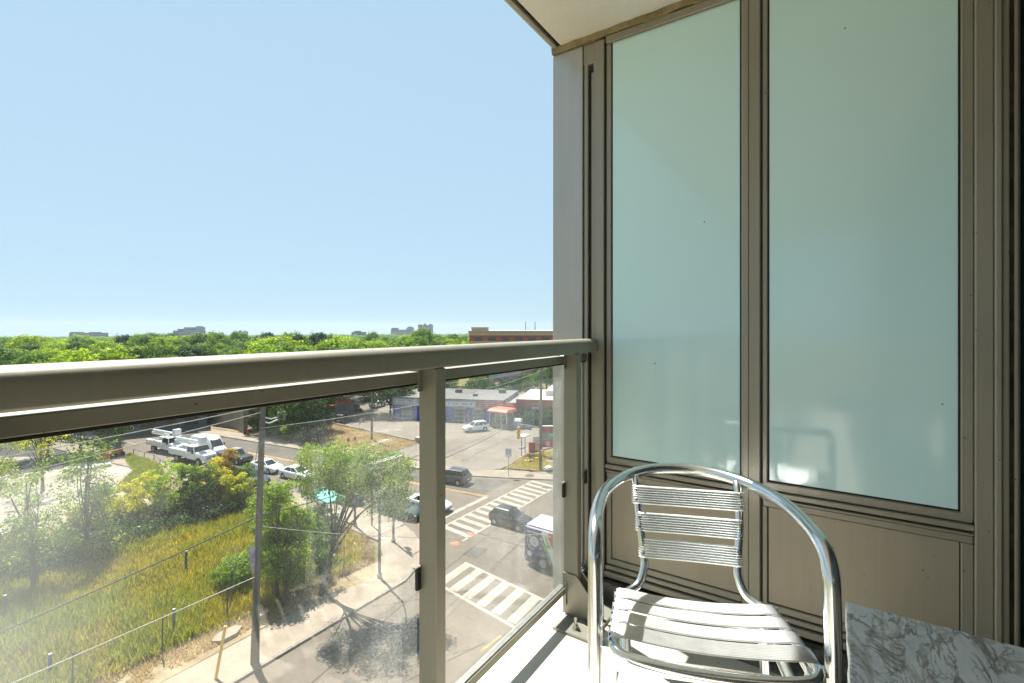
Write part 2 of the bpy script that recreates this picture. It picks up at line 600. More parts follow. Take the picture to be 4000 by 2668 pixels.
def thing(name, label, cat, loc=(0, 0, 0), rz=0.0, group=None):
    o = bpy.data.objects.new(name, None)
    o.empty_display_size = 0.2
    COL.objects.link(o)
    o.location = loc
    o.rotation_euler = (0, 0, rz)
    return tag(o, label, cat, group)

def structure(name, mb, mat, smooth=False):
    return tag(mb.build(name, mat, None, smooth), kind='structure')

def copy_tree(o, parent=None):
    c = o.copy()
    COL.objects.link(c)
    if parent is not None:
        c.parent = parent
    for ch in list(o.children):
        copy_tree(ch, c)
    return c

def catmull(pts, n=8):
    P_ = [Vector(p) for p in pts]
    P_ = [P_[0] * 2 - P_[1]] + P_ + [P_[-1] * 2 - P_[-2]]
    out = []
    for i in range(1, len(P_) - 2):
        a, b, c, d = P_[i - 1], P_[i], P_[i + 1], P_[i + 2]
        for k in range(n):
            t = k / n
            out.append(0.5 * ((2 * b) + (c - a) * t + (2 * a - 5 * b + 4 * c - d) * t * t + (3 * b - a - 3 * c + d) * t ** 3))
    out.append(P_[-2])
    return out

def text_mesh(s, size, extrude=0.0, align='CENTER'):
    cu = bpy.data.curves.new('lettering', 'FONT')
    cu.body = s
    cu.size = size
    cu.extrude = extrude
    cu.align_x = align
    cu.align_y = 'CENTER'
    cu.resolution_u = 2
    o = bpy.data.objects.new('lettering', cu)
    COL.objects.link(o)
    dg = bpy.context.evaluated_depsgraph_get()
    me = bpy.data.meshes.new_from_object(o.evaluated_get(dg))
    bpy.data.objects.remove(o)
    bpy.data.curves.remove(cu)
    return me

def lettering(s, size, mat, parent, loc, rot, extrude=0.002, name='lettering'):
    me = text_mesh(s, size, extrude)
    me.materials.clear()
    me.materials.append(MATS[mat])
    return link(name, me, parent, loc, rot)
# ================================================================ THE BALCONY
FZ = CAM_Z - 1.218                 # balcony floor level
CZ = FZ + 2.563                    # ceiling level
WX = 2.046                         # plane of the window wall at the end of the balcony
LX = -4.2                          # far left end of the balcony

# floor slab, ceiling slab
structure('balcony_floor', MB().box(LX, WX - 0.012, -0.45, 1.03, FZ - 0.2, FZ), 'floor_coat')
fl_edge = MB().box(LX, WX - 0.012, 1.03, 1.045, FZ - 0.22, FZ - 0.012).build('slab_edge', 'slab_edge', bpy.data.objects['balcony_floor'])
ceil = structure('balcony_ceiling', MB().box(LX, WX + 0.12, -0.6, 1.072, CZ, CZ + 0.2), 'stucco')
MB().box(LX, WX + 0.12, 1.072, 1.092, CZ + 0.012, CZ + 0.2).build('drip_groove', 'drip_groove', ceil)
MB().box(LX, WX + 0.12, 1.092, 1.108, CZ - 0.002, CZ + 0.2).build('edge_strip', 'slab_edge', ceil)
MB().box(LX, WX + 0.12, 1.108, 1.125, CZ + 0.008, CZ + 0.2).build('edge_strip', 'silver_panel', ceil)

# ---------------------------------------------------------------- window wall at the end
wall = thing('window_wall', 'bronze framed wall with two tall frosted glass panels over metal panels', 'wall', (WX, 0, FZ))
def wp(name, y0, y1, z0, z1, d0, d1, mat='bronze', b=0.003, parent=wall):
    """Piece of the wall: y range, z range above floor, from d0 to d1 in front of the wall plane."""
    return MB().bbox(-d1, -d0, y0, y1, z0, z1, b).build(name, mat, parent)
# backing behind everything
MB().box(0.03, 0.11, -0.62, 1.118, -0.25, 2.563).build('backing', 'membrane', wall)
# corner pier: plain metal panel that turns the corner
wp('corner_panel', 0.966, 1.125, -0.25, 2.535, -0.115, 0.0, 'silver_panel')
wp('corner_trim', 0.940, 0.960, 0.10, 2.50, -0.03, -0.004)
wp('slot', 0.908, 0.938, 0.10, 2.42, -0.04, -0.018, 'gasket')
wp('slot_back', 0.909, 0.929, 0.12, 2.405, -0.03, -0.014)
wp('corner_frame', 0.893, 0.912, 0.10, 2.50, -0.03, -0.002)
wp('corner_header', 0.893, 0.962, 2.44, 2.535, -0.03, -0.001)
wp('corner_footer', 0.893, 0.962, 0.06, 0.135, -0.03, -0.001)
def mullion(y0, y1, proud=0.022):
    m = wp('mullion', y0, y1, 0.085, 2.522, -0.03, proud)
    return m
m1 = mullion(0.852, 0.895, 0.018)
MB().box(-0.012, 0.03, 0.8475, 0.8525, 0.11, 2.52).build('joint', 'gasket', m1)
m2 = mullion(0.222, 0.286, 0.016)
MB().box(-0.0185, -0.016, 0.262, 0.2635, 0.09, 2.52).build('joint', 'gasket', m2)
MB().box(-0.010, 0.03, 0.2175, 0.2225, 0.11, 2.52).build('joint', 'gasket', m2)
m3 = mullion(-0.414, -0.372, 0.02)
m4 = wp('mullion', -0.43, -0.414, 0.02, 2.54, -0.03, 0.034)
m5 = wp('mullion', -0.448, -0.4305, 0.02, 2.54, -0.03, 0.022)
for (a, b) in ((0.286, 0.8475), (-0.372, 0.2175)):
    il, ir = (0.003, 0.024) if a > 0 else (0.030, 0.0185)
    # frame of the upper light
    wp('frame_stile', b - ir, b, 0.612, 2.497, -0.03, 0.004)
    wp('frame_stile', a, a + il, 0.612, 2.497, -0.03, 0.004)
    wp('frame_rail', a + 0.001, b - 0.001, 2.470 + 0.038, 2.500, -0.03, 0.0045)
    wp('frame_rail', a + 0.001, b - 0.001, 0.604, 0.634, -0.03, 0.0045)
    wp('head', a, b, 2.502, 2.535, -0.03, 0.010)
    # glass with its black gasket
    wp('gasket', a + il - 0.001, b - ir + 0.001, 0.633, 2.509, -0.012, -0.004, 'gasket', 0.001)
    wp('frosted_glass', a + il + 0.006, b - ir - 0.006, 0.640, 2.502, -0.012, -0.001, 'frosted_glass', 0.001)
    # ledge and lower metal panel
    wp('ledge', a - 0.001, b + 0.001, 0.583, 0.6025, -0.03, 0.016)
    wp('gasket', a, b, 0.5765, 0.583, -0.03, 0.001, 'gasket', 0.0005)
    wp('ledge', a - 0.001, b + 0.001, 0.566, 0.576, -0.03, 0.012)
    wp('frame_rail', a + 0.001, b - 0.001, 0.552 - 0.012, 0.5655, -0.03, 0.005)
    wp('frame_stile', b - ir, b, 0.17, 0.541, -0.03, 0.0045)
    wp('frame_stile', a, a + il, 0.17, 0.541, -0.03, 0.0045)
    wp('gasket', a + il - 0.001, b - ir + 0.001, 0.174, 0.5405, -0.014, -0.004, 'gasket', 0.001)
    wp('lower_panel', a + il + 0.003, b - ir - 0.003, 0.179, 0.538, -0.014, -0.0015, 'bronze_panel', 0.001)
    wp('frame_rail', a + 0.001, b - 0.001, 0.150, 0.176, -0.03, 0.005)
    wp('sill', a, b, 0.128, 0.1475, -0.03, 0.014)
    wp('sill', a, b, 0.098, 0.1235, -0.03, 0.026)
# weathered waterproofing upturn at the foot and torn sealant at the head
def ragged(y0, y1, zlo, zhi, x0, n, amp, up):
    mb = MB()
    top, bot = [], []
    for i in range(n + 1):
        y = y0 + (y1 - y0) * i / n
        s = mnoise.noise(Vector((y * 9.0, 3.1, x0))) + 0.6 * mnoise.noise(Vector((y * 31.0, 1.7, x0)))
        d = amp * s
        if up:
            top.append((y, zhi))
            bot.append((y, zlo + d))
        else:
            top.append((y, zhi + d))
            bot.append((y, zlo))
    for dx in (0.0, 0.03):
        pass
    vs, fs = [], []
    for (y, zt), (_, zb) in zip(top, bot):
        bul = 0.006 * mnoise.noise(Vector((y * 20, 7.0, zt)))
        vs += [(x0 + 0.03, y, zt), (x0 + bul - 0.004, y, zt), (x0 + bul, y, (zt + zb) / 2), (x0 + 0.004, y, zb), (x0 + 0.03, y, zb)]
    for i in range(n):
        for k in range(4):
            fs.append((i * 5 + k, i * 5 + k + 1, i * 5 + 5 + k + 1, i * 5 + 5 + k))
        fs.append((i * 5 + 4, i * 5, i * 5 + 5, i * 5 + 9))
    return mb.add(vs, fs)
ragged(-0.45, 1.122, 2.535, 2.5625, -0.016, 90, 0.012, True).build('sealant_bead', 'sealant', wall, True)
ragged(-0.45, 0.96, -0.0, 0.085, -0.05, 60, 0.012, False).build('waterproofing', 'membrane', wall, True)
MB().bbox(-0.13, -0.04, -0.45, 0.99, -0.005, 0.010, 0.003).build('waterproofing', 'membrane', wall)
tag(wall.children[-1], 'dark waterproofing strip lying along the foot of the wall')

# ---------------------------------------------------------------- facade with the sliding door (behind and to the right)
fac = thing('sliding_door', 'dark glass sliding door in bronze frame at the right edge of the picture', 'door', (0, -0.466, FZ))
def fp(name, x0, x1, z0, z1, d0, d1, mat='bronze', b=0.003):
    return MB().bbox(x0, x1, d0, d1, z0, z1, b).build(name, mat, fac)
fp('jamb', 2.024, 2.034, 0.0, 2.555, -0.10, 0.008)
fp('door_glass', 1.93, 2.0235, 0.0, 2.555, -0.10, 0.002, 'door_glass')
fp('jamb_trim', 1.905, 1.929, 0.0, 2.555, -0.10, 0.006)
fp('gasket', 1.893, 1.905, 0.0, 2.55, -0.10, -0.002, 'gasket', 0.001)
fp('door_stile', 1.83, 1.8925, 0.05, 2.50, -0.07, 0.001)
MB().cyl((1.917, 0.003, 1.22), 0.004, 0.006, 10, 'y').build('screw', 'steel', fac)
fp('track', LX, 1.90, 0.0, 0.045, -0.10, 0.012)
fp('header', LX, 1.90, 2.50, 2.555, -0.10, 0.012)
for x0, x1 in ((0.95, 1.83), (0.02, 0.92), (-1.2, -0.01), (-2.6, -1.23), (LX, -2.63)):
    fp('door_glass', x0, x1, 0.046, 2.499, -0.05, -0.032, 'door_glass', 0.002)
    fp('door_stile', x0 - 0.03, x0 - 0.001, 0.046, 2.499, -0.07, -0.002)
MB().box(LX, WX + 0.1, -0.35, -0.12, -0.25, 2.8).build('backing', 'membrane', fac)

# ---------------------------------------------------------------- the railing
rail = thing('balcony_railing', 'champagne metal balcony railing with dusty glass panes', 'railing', (0, 0, FZ))
def rounded_profile(y0, y1, z0, z1, r, n=6):
    pts = []
    for cy, cz, a0 in ((y1 - 0.006, z0 + 0.006, -90), (y1 - r, z1 - r, 0), (y0 + r, z1 - r, 90), (y0 + 0.006, z0 + 0.006, 180)):
        rr = r if cz > z0 + 0.01 else 0.006
        for k in range(n + 1):
            a = math.radians(a0 + 90 * k / n)
            pts.append((cy + rr * math.cos(a), cz + rr * math.sin(a)))
    return pts
MB().prism(rounded_profile(0.880, 0.953, 1.108, 1.167, 0.024), 'x', LX, 2.027).build('handrail', 'rail_paint', rail, True)
posts = [0.097 - 0.858 * k for k in range(5, 0, -1)] + [0.097, 0.955, 1.813]
for i, x in enumerate(posts):
    ps = MB().bbox(x, x + 0.0405, 0.880, 0.945, 0.012, 1.1075, 0.003).build('post', 'rail_paint', rail)
    # gusset that widens towards the room, base plate, anchor bolts
    MB().prism([(0.9445, 0.012), (0.782, 0.012), (0.782, 0.072), (0.8815, 0.182), (0.9445, 0.182)], 'x', x - 0.006, x - 0.0005).build('gusset', 'rail_paint', ps)
    MB().prism([(0.9445, 0.012), (0.782, 0.012), (0.782, 0.072), (0.8815, 0.182), (0.9445, 0.182)], 'x', x + 0.041, x + 0.0465).build('gusset', 'rail_paint', ps)
    MB().bbox(x - 0.115, x + 0.15, 0.765, 0.935, 0.0, 0.0115, 0.002).build('base_plate', 'rail_paint', ps)
    for bx, by in ((-0.075, 0.851), (0.115, 0.851)):
        bolt = MB().cyl((x + bx, by, 0.0115), 0.0065, 0.042, 10).build('bolt', 'steel', ps, True)
        if i >= 6:
            MB().cyl((x + bx, by, 0.0115), 0.017, 0.003, 14).build('washer', 'steel', ps)
            MB().cyl((x + bx, by, 0.0145), 0.0125, 0.012, 6).build('nut', 'steel', ps)
ends = posts + [2.03]
for i in range(len(posts)):
    a, b = posts[i] + 0.0405, ends[i + 1]
    if b - a < 0.05:
        continue
    MB().bbox(a + 0.001, b - 0.001, 0.9365, 0.984, 1.066, 1.096, 0.002).build('top_channel', 'rail_paint', rail)
    MB().bbox(a + 0.001, b - 0.001, 0.938, 0.963, 1.060, 1.0658, 0.001).build('gasket', 'gasket', rail)
    MB().bbox(a + 0.001, b - 0.001, 0.930, 0.965, 0.094, 0.121, 0.003).build('bottom_channel', 'rail_paint', rail)
    MB().bbox(a + 0.001, b - 0.001, 0.938, 0.961, 0.1212, 0.126, 0.001).build('gasket', 'steel', rail)
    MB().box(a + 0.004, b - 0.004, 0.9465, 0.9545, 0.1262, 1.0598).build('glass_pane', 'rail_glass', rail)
    for cx in ((a - 0.003, a + 0.014), (b - 0.014, b + 0.003)):
        if cx[1] < 2.03:
            MB().bbox(cx[0], cx[1], 0.9315, 0.9365, 1.043, 1.104, 0.001).build('clip', 'rail_paint', rail)
            MB().bbox(cx[0], cx[1], 0.9255, 0.930, 0.05, 0.145, 0.001).build('clip', 'rail_paint', rail)
    # small black rubber setting blocks on the posts
    MB().bbox(b - 0.016, b - 0.0005, 0.9335, 0.9445, 0.5, 0.56, 0.002).build('setting_block', 'gasket', rail)
    MB().bbox(b - 0.022, b - 0.0005, 0.9335, 0.9445, 0.561, 0.566, 0.001).build('setting_block', 'rail_paint', rail)
# dark rubber end piece between the last post and the pier
MB().bbox(1.8545, 1.872, 0.93, 0.94, 1.05, 1.105, 0.002).build('end_block', 'gasket', rail)

# ---------------------------------------------------------------- the chair
YAW = -2.768
chair = thing('chair', 'polished aluminium slatted armchair on the balcony floor', 'chair', (1.278, 0.275, FZ), YAW)
# local axes: +x forward, +y the sitter's left (picture right is -y ... +y)
ZS = 0.468
def mir(pts):
    return [(x, -y, z) for x, y, z in reversed(pts)]
# one bent tube: left front leg, arm, back hoop, right arm, right front leg
half = [(0.125, 0.263, 0.0), (0.110, 0.2605, 0.35), (0.100, 0.2595, 0.60), (0.086, 0.2605, 0.672), (0.040, 0.261, 0.710), (-0.06, 0.257, 0.724), (-0.17, 0.236, 0.735), (-0.27, 0.180, 0.746), (-0.335, 0.095, 0.754)]
hoop = half + [(-0.357, 0.0, 0.756)] + mir(half)
MB().tube(catmull(hoop, 8), 0.0178, 16).build('arm_hoop', 'chair_alu', chair, True)
# rear legs: under-seat tubes that sweep back
for s in (1, -1):
    leg = [(0.087, s * 0.185, 0.398), (-0.10, s * 0.188, 0.402), (-0.165, s * 0.19, 0.372), (-0.20, s * 0.205, 0.25), (-0.245, s * 0.225, 0.012)]
    lg = MB().tube(catmull(leg, 6), 0.0135, 12).build('leg', 'chair_alu', chair, True)
    MB().cyl((-0.246, s * 0.2255, 0.0), 0.016, 0.022, 12).build('foot_cap', 'black_plastic', lg, True)
    MB().cyl((0.125, s * 0.263, 0.0), 0.0195, 0.025, 12).build('foot_cap', 'black_plastic', chair, True)
# seat frame loop with back uprights in one piece of tube
sf = [(-0.330, 0.150, 0.750), (-0.276, 0.150, 0.735), (-0.215, 0.141, 0.64), (-0.19, 0.130, 0.545), (-0.178, 0.129, 0.508), (-0.155, 0.145, 0.470), (-0.128, 0.178, 0.456), (-0.095, 0.197, 0.455), (0.02, 0.208, 0.466), (0.11, 0.216, 0.475), (0.145, 0.214, 0.473), (0.166, 0.188, 0.466), (0.176, 0.10, 0.460)]
sf = sf + [(0.178, 0.0, 0.458)] + mir(sf)
MB().tube(catmull(sf, 6), 0.0118, 14).build('seat_frame', 'chair_alu', chair, True)
# flat tie bars between the legs and lugs to the seat frame
MB().bbox(0.086, 0.0895, -0.256, 0.256, 0.375, 0.418, 0.001).build('tie_bar', 'chair_alu', chair)
MB().bbox(-0.14, -0.1365, -0.186, 0.186, 0.385, 0.418, 0.001).build('tie_bar', 'chair_alu', chair)
for s in (1, -1):
    y0, y1 = sorted((s * 0.200, s * 0.258))
    MB().bbox(0.078, 0.118, y0, y1, 0.448, 0.4515, 0.001).build('lug', 'chair_alu', chair)
    MB().bbox(0.108, 0.1115, y0, y1, 0.41, 0.4475, 0.001).build('lug', 'chair_alu', chair)
def slat(path, across, nrm, nrib, w, rib_h):
    """Ribbed strip: path = points along the slat, across = unit direction per point, nrm = surface normal."""
    rings = []
    prof = []
    m = nrib * 4
    for k in range(m + 1):
        t = k / m
        prof.append(((t - 0.5) * w, abs(math.sin(PI * t * nrib)) * rib_h))
    for p, a, nn in zip(path, across, nrm):
        p, a, nn = Vector(p), Vector(a), Vector(nn)
        ring = [p + a * u + nn * h for u, h in prof]
        ring += [p + a * u - nn * 0.0016 for u, h in reversed(prof)]
        rings.append(ring)
    return MB().loft(rings)
# seat slats, hollowed, wrapped over the side tubes
xs = [-0.098, -0.0305, 0.037, 0.1045]
for k, cx in enumerate(xs):
    hw = 0.204 + (cx + 0.098) / 0.2025 * 0.014
    zt = ZS + 0.002 + (cx + 0.11) * 0.10
    if k == 3:
        zt -= 0.001
    path, acr, nr = [], [], []
    N = 16
    for i in range(N + 1):
        u = -1 + 2 * i / N
        y = u * (hw - 0.004)
        z = zt - 0.017 * (1 - u * u) - 0.004 * (1 if abs(u) > 0.98 else 0)
        path.append((cx, y, z))
        tl = 0.11 if k < 3 else 0.02
        acr.append(Vector((1, 0, tl)).normalized())
        sl = 2 * 0.017 * u / hw
        nr.append(Vector((-tl, -sl, 1)).normalized())
    def wrap(sgn):
        out = []
        for ang in (35, 80, 125, 160):
            a = math.radians(ang)
            out.append(((cx, sgn * (hw - 0.004 + 0.0128 * math.sin(a)), zt - 0.004 - 0.0128 * (1 - math.cos(a))), Vector((0, sgn * math.sin(a), math.cos(a)))))
        return out
    lft = wrap(-1)[::-1]
    rgt = wrap(1)
    path = [p for p, _ in lft] + path + [p for p, _ in rgt]
    acr = [acr[0]] * 4 + acr + [acr[-1]] * 4
    nr = [q for _, q in lft] + nr + [q for _, q in rgt]
    o = slat(path, acr, nr, 10, 0.0555, 0.0028).build('seat_slat', 'slat_alu', chair, True)
    for s in (-1, 1):
        for dx in (-0.016, 0.016):
            MB().tube([(cx + dx, s * (hw + 0.000), zt - 0.010), (cx + dx, s * (hw + 0.0085), zt - 0.006)], 0.0032, 8).build('rivet', 'gasket', o, True)
# back slats
for k, (zc, xb) in enumerate(((0.704, -0.241), (0.633, -0.2125), (0.563, -0.193))):
    hw = 0.147 - k * 0.009
    dirn = Vector((-0.30, 0, 1)).normalized()
    nn = Vector((1, 0, 0.30)).normalized()
    path, nr = [], []
    N = 10
    for i in range(N + 1):
        u = -1 + 2 * i / N
        path.append(Vector((xb + 0.010, u * hw, zc)) - nn * 0.010 * (1 - u * u))
        nr.append((nn + Vector((0, -0.13 * u, 0))).normalized())
    def wrapb(sgn):
        out = []
        for ang in (40, 85, 130):
            a = math.radians(ang)
            out.append((Vector((xb + 0.010, sgn * (hw + 0.0128 * math.sin(a)), zc)) - nn * 0.0128 * (1 - math.cos(a)), (nn * math.cos(a) + Vector((0, sgn * math.sin(a), 0))).normalized()))
        return out
    l_, r_ = wrapb(-1)[::-1], wrapb(1)
    path = [p for p, _ in l_] + path + [p for p, _ in r_]
    nr = [q for _, q in l_] + nr + [q for _, q in r_]
    o = slat(path, [dirn] * len(path), nr, 8, 0.0545, 0.0033).build('back_slat', 'slat_alu', chair, True)
    for s in (-1, 1):
        for dz in (-0.014, 0.014):
            c = Vector((xb + 0.012, s * (hw + 0.002), zc)) + dirn * dz
            MB().tube([c, c + nn * 0.005], 0.0042, 8).build('rivet', 'steel', o, True)

# ---------------------------------------------------------------- the table
tab = thing('side_table', 'small table with grey veined stone top beside the chair', 'table', (0.60, -0.225, FZ))
top = MB()
hx, hy0, hy1 = 0.302, -0.215, 0.206
ring_lo, ring_hi, ring_in = [], [], []
npt = 40
def edge_pts():
    pts = []
    cr = [(hx, hy1), (-hx, hy1), (-hx, hy0), (hx, hy0)]
    for (x0, y0), (x1, y1) in zip(cr, cr[1:] + cr[:1]):
        for k in range(npt):
            t = k / npt
            pts.append((x0 + (x1 - x0) * t, y0 + (y1 - y0) * t))
    return pts
ep = edge_pts()
def jit(p, s, seed):
    q = Vector((p[0] * 40, p[1] * 40, seed))
    return (p[0] + s * mnoise.noise(q), p[1] + s * mnoise.noise(q + Vector((9, 4, 2))))
lo = [(*jit(p, 0.002, 1.0), 0.764) for p in ep]
mid = [(*jit(p, 0.0028, 5.0), 0.782) for p in ep]
hi = [(*jit((p[0] * 0.9965, p[1] * 0.9965), 0.002, 8.0), 0.7945 + 0.0008 * mnoise.noise(Vector((p[0] * 60, p[1] * 60, 0)))) for p in ep]
inn = [(p[0] * 0.986, p[1] * 0.986, 0.796) for p in ep]
MB().loft([hi, inn], cap=False).add(inn, [tuple(range(len(inn)))]).build('table_top', 'marble', tab, True)
MB().loft([lo, mid, hi], cap=False).add(lo, [tuple(range(len(lo) - 1, -1, -1))]).build('stone_edge', 'stone_edge', tab, True)
MB().cyl((-0.05, 0, 0.03), 0.028, 0.73, 16).build('pedestal', 'black_plastic', tab, True)
MB().bbox(-0.24, 0.14, -0.17, 0.17, 0.0, 0.028, 0.006).build('base', 'black_plastic', tab)
for a in (0, PI / 2):
    MB().bbox(-0.18, 0.18, -0.02, 0.02, 0.742, 0.763, 0.002, Matrix.Translation((-0.05, 0, 0)) @ Matrix.Rotation(a, 4, 'Z')).build('bracket', 'black_plastic', tab)
# ================================================================ STREET LEVEL: ground, roads, pavements
two_tone('earth', (0.13, 0.11, 0.05), (0.19, 0.17, 0.07), scale=0.08, rough=0.95, fine=1.5, fvar=0.3, bump=0.3, bscale=3)
two_tone('asphalt', (0.118, 0.098, 0.078), (0.165, 0.138, 0.110), scale=0.16, lo=0.32, hi=0.68, rough=0.85, fine=2.6, fvar=0.22, bump=0.15, bscale=60, stretch=(1.0, 0.45, 1), third=(0.138, 0.119, 0.097))
two_tone('newer_asphalt', (0.080, 0.072, 0.062), (0.110, 0.098, 0.084), scale=0.3, rough=0.85, fine=4, fvar=0.2, bump=0.1, bscale=60)
two_tone('old_asphalt', (0.155, 0.132, 0.108), (0.20, 0.171, 0.141), scale=0.12, rough=0.9, fine=1.8, fvar=0.18, bump=0.15, bscale=40)
two_tone('dark_asphalt', (0.05, 0.05, 0.052), (0.085, 0.083, 0.08), scale=0.2, rough=0.85, fine=3, fvar=0.2, bump=0.15, bscale=40)
two_tone('pavement', (0.225, 0.182, 0.14), (0.28, 0.232, 0.182), scale=0.5, rough=0.9, fine=6, fvar=0.14, bump=0.15, bscale=40)
two_tone('kerb', (0.20, 0.175, 0.15), (0.28, 0.245, 0.21), scale=1.2, rough=0.9, fine=9, fvar=0.3, bump=0.3, bscale=30)
two_tone('white_line', (0.27, 0.235, 0.19), (0.40, 0.36, 0.30), scale=1.3, rough=0.75, fine=9, fvar=0.4, bump=0.0, lo=0.34, hi=0.6)
two_tone('yellow_line', (0.42, 0.22, 0.05), (0.55, 0.31, 0.09), scale=1.2, rough=0.7, fine=7, fvar=0.35, bump=0.0)
two_tone('gravel', (0.25, 0.215, 0.165), (0.36, 0.32, 0.26), scale=0.25, rough=0.95, fine=2.2, fvar=0.3, bump=0.5, bscale=8)
two_tone('dry_soil', (0.20, 0.145, 0.08), (0.27, 0.215, 0.13), scale=0.5, rough=0.95, fine=3, fvar=0.35, bump=0.5, bscale=9)
two_tone('crack_seal', (0.02, 0.02, 0.02), (0.05, 0.047, 0.042), scale=1, rough=0.6, fine=5, fvar=0.2, bump=0)
two_tone('orange_mark', (0.46, 0.13, 0.085), (0.55, 0.19, 0.13), scale=2, rough=0.8, fine=8, fvar=0.4, bump=0)
two_tone('iron', (0.07, 0.06, 0.05), (0.11, 0.095, 0.08), scale=4, rough=0.6, fine=9, fvar=0.3)

def land(x, y):
    """Terrain height: flat around the crossing, falling gently away beyond it."""
    d = math.hypot(x, y)
    t = max(0.0, d - 150)
    return -0.0147 * t * t / (t + 120)
gv, gf = [], []
rads = [0, 40, 80, 120, 170, 230, 300, 380, 480, 600, 750, 900, 1100, 1500, 2200, 3500, 6000, 12000]
NA = 72
for r in rads:
    for k in range(NA):
        a = 2 * PI * k / NA
        gv.append((r * math.cos(a), r * math.sin(a), land(r, 0)))
for i in range(len(rads) - 1):
    for k in range(NA):
        gf.append((i * NA + k, i * NA + (k + 1) % NA, (i + 1) * NA + (k + 1) % NA, (i + 1) * NA + k))
structure('ground', MB().add(gv, gf), 'earth', True)

def xn(y):
    return 31.2 - 0.121 * (y - 39)
def xf(y):
    return 44.4 - 0.121 * (y - 39)
def sheet(name, pts, z, mat, kind='structure'):
    mb = MB().add([(x, y, z) for x, y in pts], [tuple(range(len(pts)))])
    return structure(name, mb, mat)
def slab(name, pts, z0, z1, mat):
    # make sure the polygon is counter-clockwise
    ar = sum(pts[i][0] * pts[(i + 1) % len(pts)][1] - pts[(i + 1) % len(pts)][0] * pts[i][1] for i in range(len(pts)))
    if ar < 0:
        pts = pts[::-1]
    return structure(name, MB().prism(pts, 'z', z0, z1), mat)
# street along the building and the avenue that crosses it, one asphalt sheet
sheet('road', [(-70, 12.5), (26.5, 12.5), (29.0, 9), (29.6, -70), (46.0, -70), (46.4, 9), (50, 12.5), (120, 12.5), (120, 25), (52.0, 25), (49.8, 26.5), (48.6, 28.8), (47.0, 32.2), (45.1, 36.5), (xf(39), 39), (xf(100), 100), (xf(160), 160), (xn(160), 160), (xn(100), 100), (xn(39), 39), (31.2, 35), (30.85, 32.5), (30.0, 30.3), (28.5, 27.6), (26.6, 26.0), (24.0, 25.0), (-70, 25.0)], 0.02, 'asphalt')
# newer, darker surface on the far lanes and a few patches
sheet('road_surface', [(xf(34) - 4.9, 31.0), (46.6, 31.2), (45.3, 35.0), (xf(39) - 0.05, 39), (xf(150) - 0.05, 150), (xf(150) - 4.2, 150), (xf(40) - 4.2, 40)], 0.0235, 'newer_asphalt')
for pts in ([(33.6, 19.2), (35.4, 19.0), (35.6, 21.8), (33.7, 22.0)], [(12.2, 19.4), (15.8, 19.1), (15.9, 20.6), (12.3, 20.9)], [(38.2, 16.6), (41.0, 16.2), (41.2, 18.0), (38.4, 18.4)], [(29.3, 22.9), (31.2, 23.1), (31.1, 24.4), (29.4, 24.3)], [(20.2, 20.6), (22.4, 20.4), (22.5, 21.6), (20.3, 21.7)]):
    sheet('road_patch', pts, 0.0232, 'newer_asphalt')
# pavements with kerbs
near_curb = [(-70, 25.0), (24.0, 25.0), (26.6, 26.0), (28.5, 27.6), (30.0, 30.3), (30.85, 32.5), (31.2, 35), (xn(39), 39), (xn(100), 100), (xn(150), 150)]
def offset(poly, d):
    out = []
    for i, (x, y) in enumerate(poly):
        a = poly[max(0, i - 1)]
        b = poly[min(len(poly) - 1, i + 1)]
        tx, ty = b[0] - a[0], b[1] - a[1]
        l_ = math.hypot(tx, ty)
        out.append((x - ty / l_ * d, y + tx / l_ * d))
    return out
def strip(name, poly, d0, d1, z0, z1, mat):
    a, b = offset(poly, d0), offset(poly, d1)
    rings = [[(*p, z0), (*p, z1), (*q, z1), (*q, z0)] for p, q in zip(a, b)]
    return structure(name, MB().loft(rings), mat)
def chunk(poly, step):
    out = []
    for (x0, y0), (x1, y1) in zip(poly, poly[1:]):
        n = max(1, int(math.hypot(x1 - x0, y1 - y0) / step))
        for k in range(n):
            out.append((x0 + (x1 - x0) * k / n, y0 + (y1 - y0) * k / n))
    return out + [poly[-1]]
strip('kerb', near_curb, 0.0, 0.16, 0.0, 0.145, 'kerb')
strip('pavement', near_curb, 0.165, 3.0, 0.0, 0.15, 'pavement')
far_curb = [(xf(150), 150), (xf(100), 100), (xf(39), 39), (45.1, 36.5), (47.0, 32.2), (48.6, 28.8), (49.8, 26.5), (52.0, 25), (120, 25)]
strip('kerb', far_curb, 0.0, 0.18, 0.0, 0.14, 'kerb')
strip('pavement', far_curb, 0.185, 2.9, 0.0, 0.145, 'pavement')
strip('pavement', [(26.5, 12.3), (-70, 12.3)], 0.0, 4.0, 0.0, 0.15, 'pavement')
# concrete apron on the street corner
slab('street_corner', [(24.2, 26.4), (26.4, 26.6), (28.0, 28.4), (29.5, 31.6), (29.6, 35.5), (27.4, 36), (27.2, 31.6), (25.6, 29.2), (23.4, 28.2)], 0.0, 0.156, 'pavement')
# car park of the garage
sheet('car_park', [(47.2, 36.8), (46.6, 38.5), (46.7, 52.4), (53.6, 52.6), (54.0, 54.2), (55.8, 80), (57, 112), (78, 112), (104, 60), (80, 30), (61, 35), (58.5, 35.6), (49.7, 34.6)], 0.152, 'old_asphalt')
sheet('side_lot', [(25.5, 83.5), (xn(83), 83.2), (xn(140), 140), (8, 140), (14, 98)], 0.05, 'dark_asphalt')
# construction yard beyond the field
sheet('yard', [(-8, 59), (6, 58.5), (14, 57.4), (20.5, 57.6), (23.5, 63), (26.3, 72), (26.0, 82), (20, 100), (-10, 100)], 0.04, 'gravel')
sheet('yard_track', [(14, 84), (20, 80.5), (24.6, 78.6), (25.6, 81), (23, 90), (14, 92)], 0.045, 'dark_asphalt')
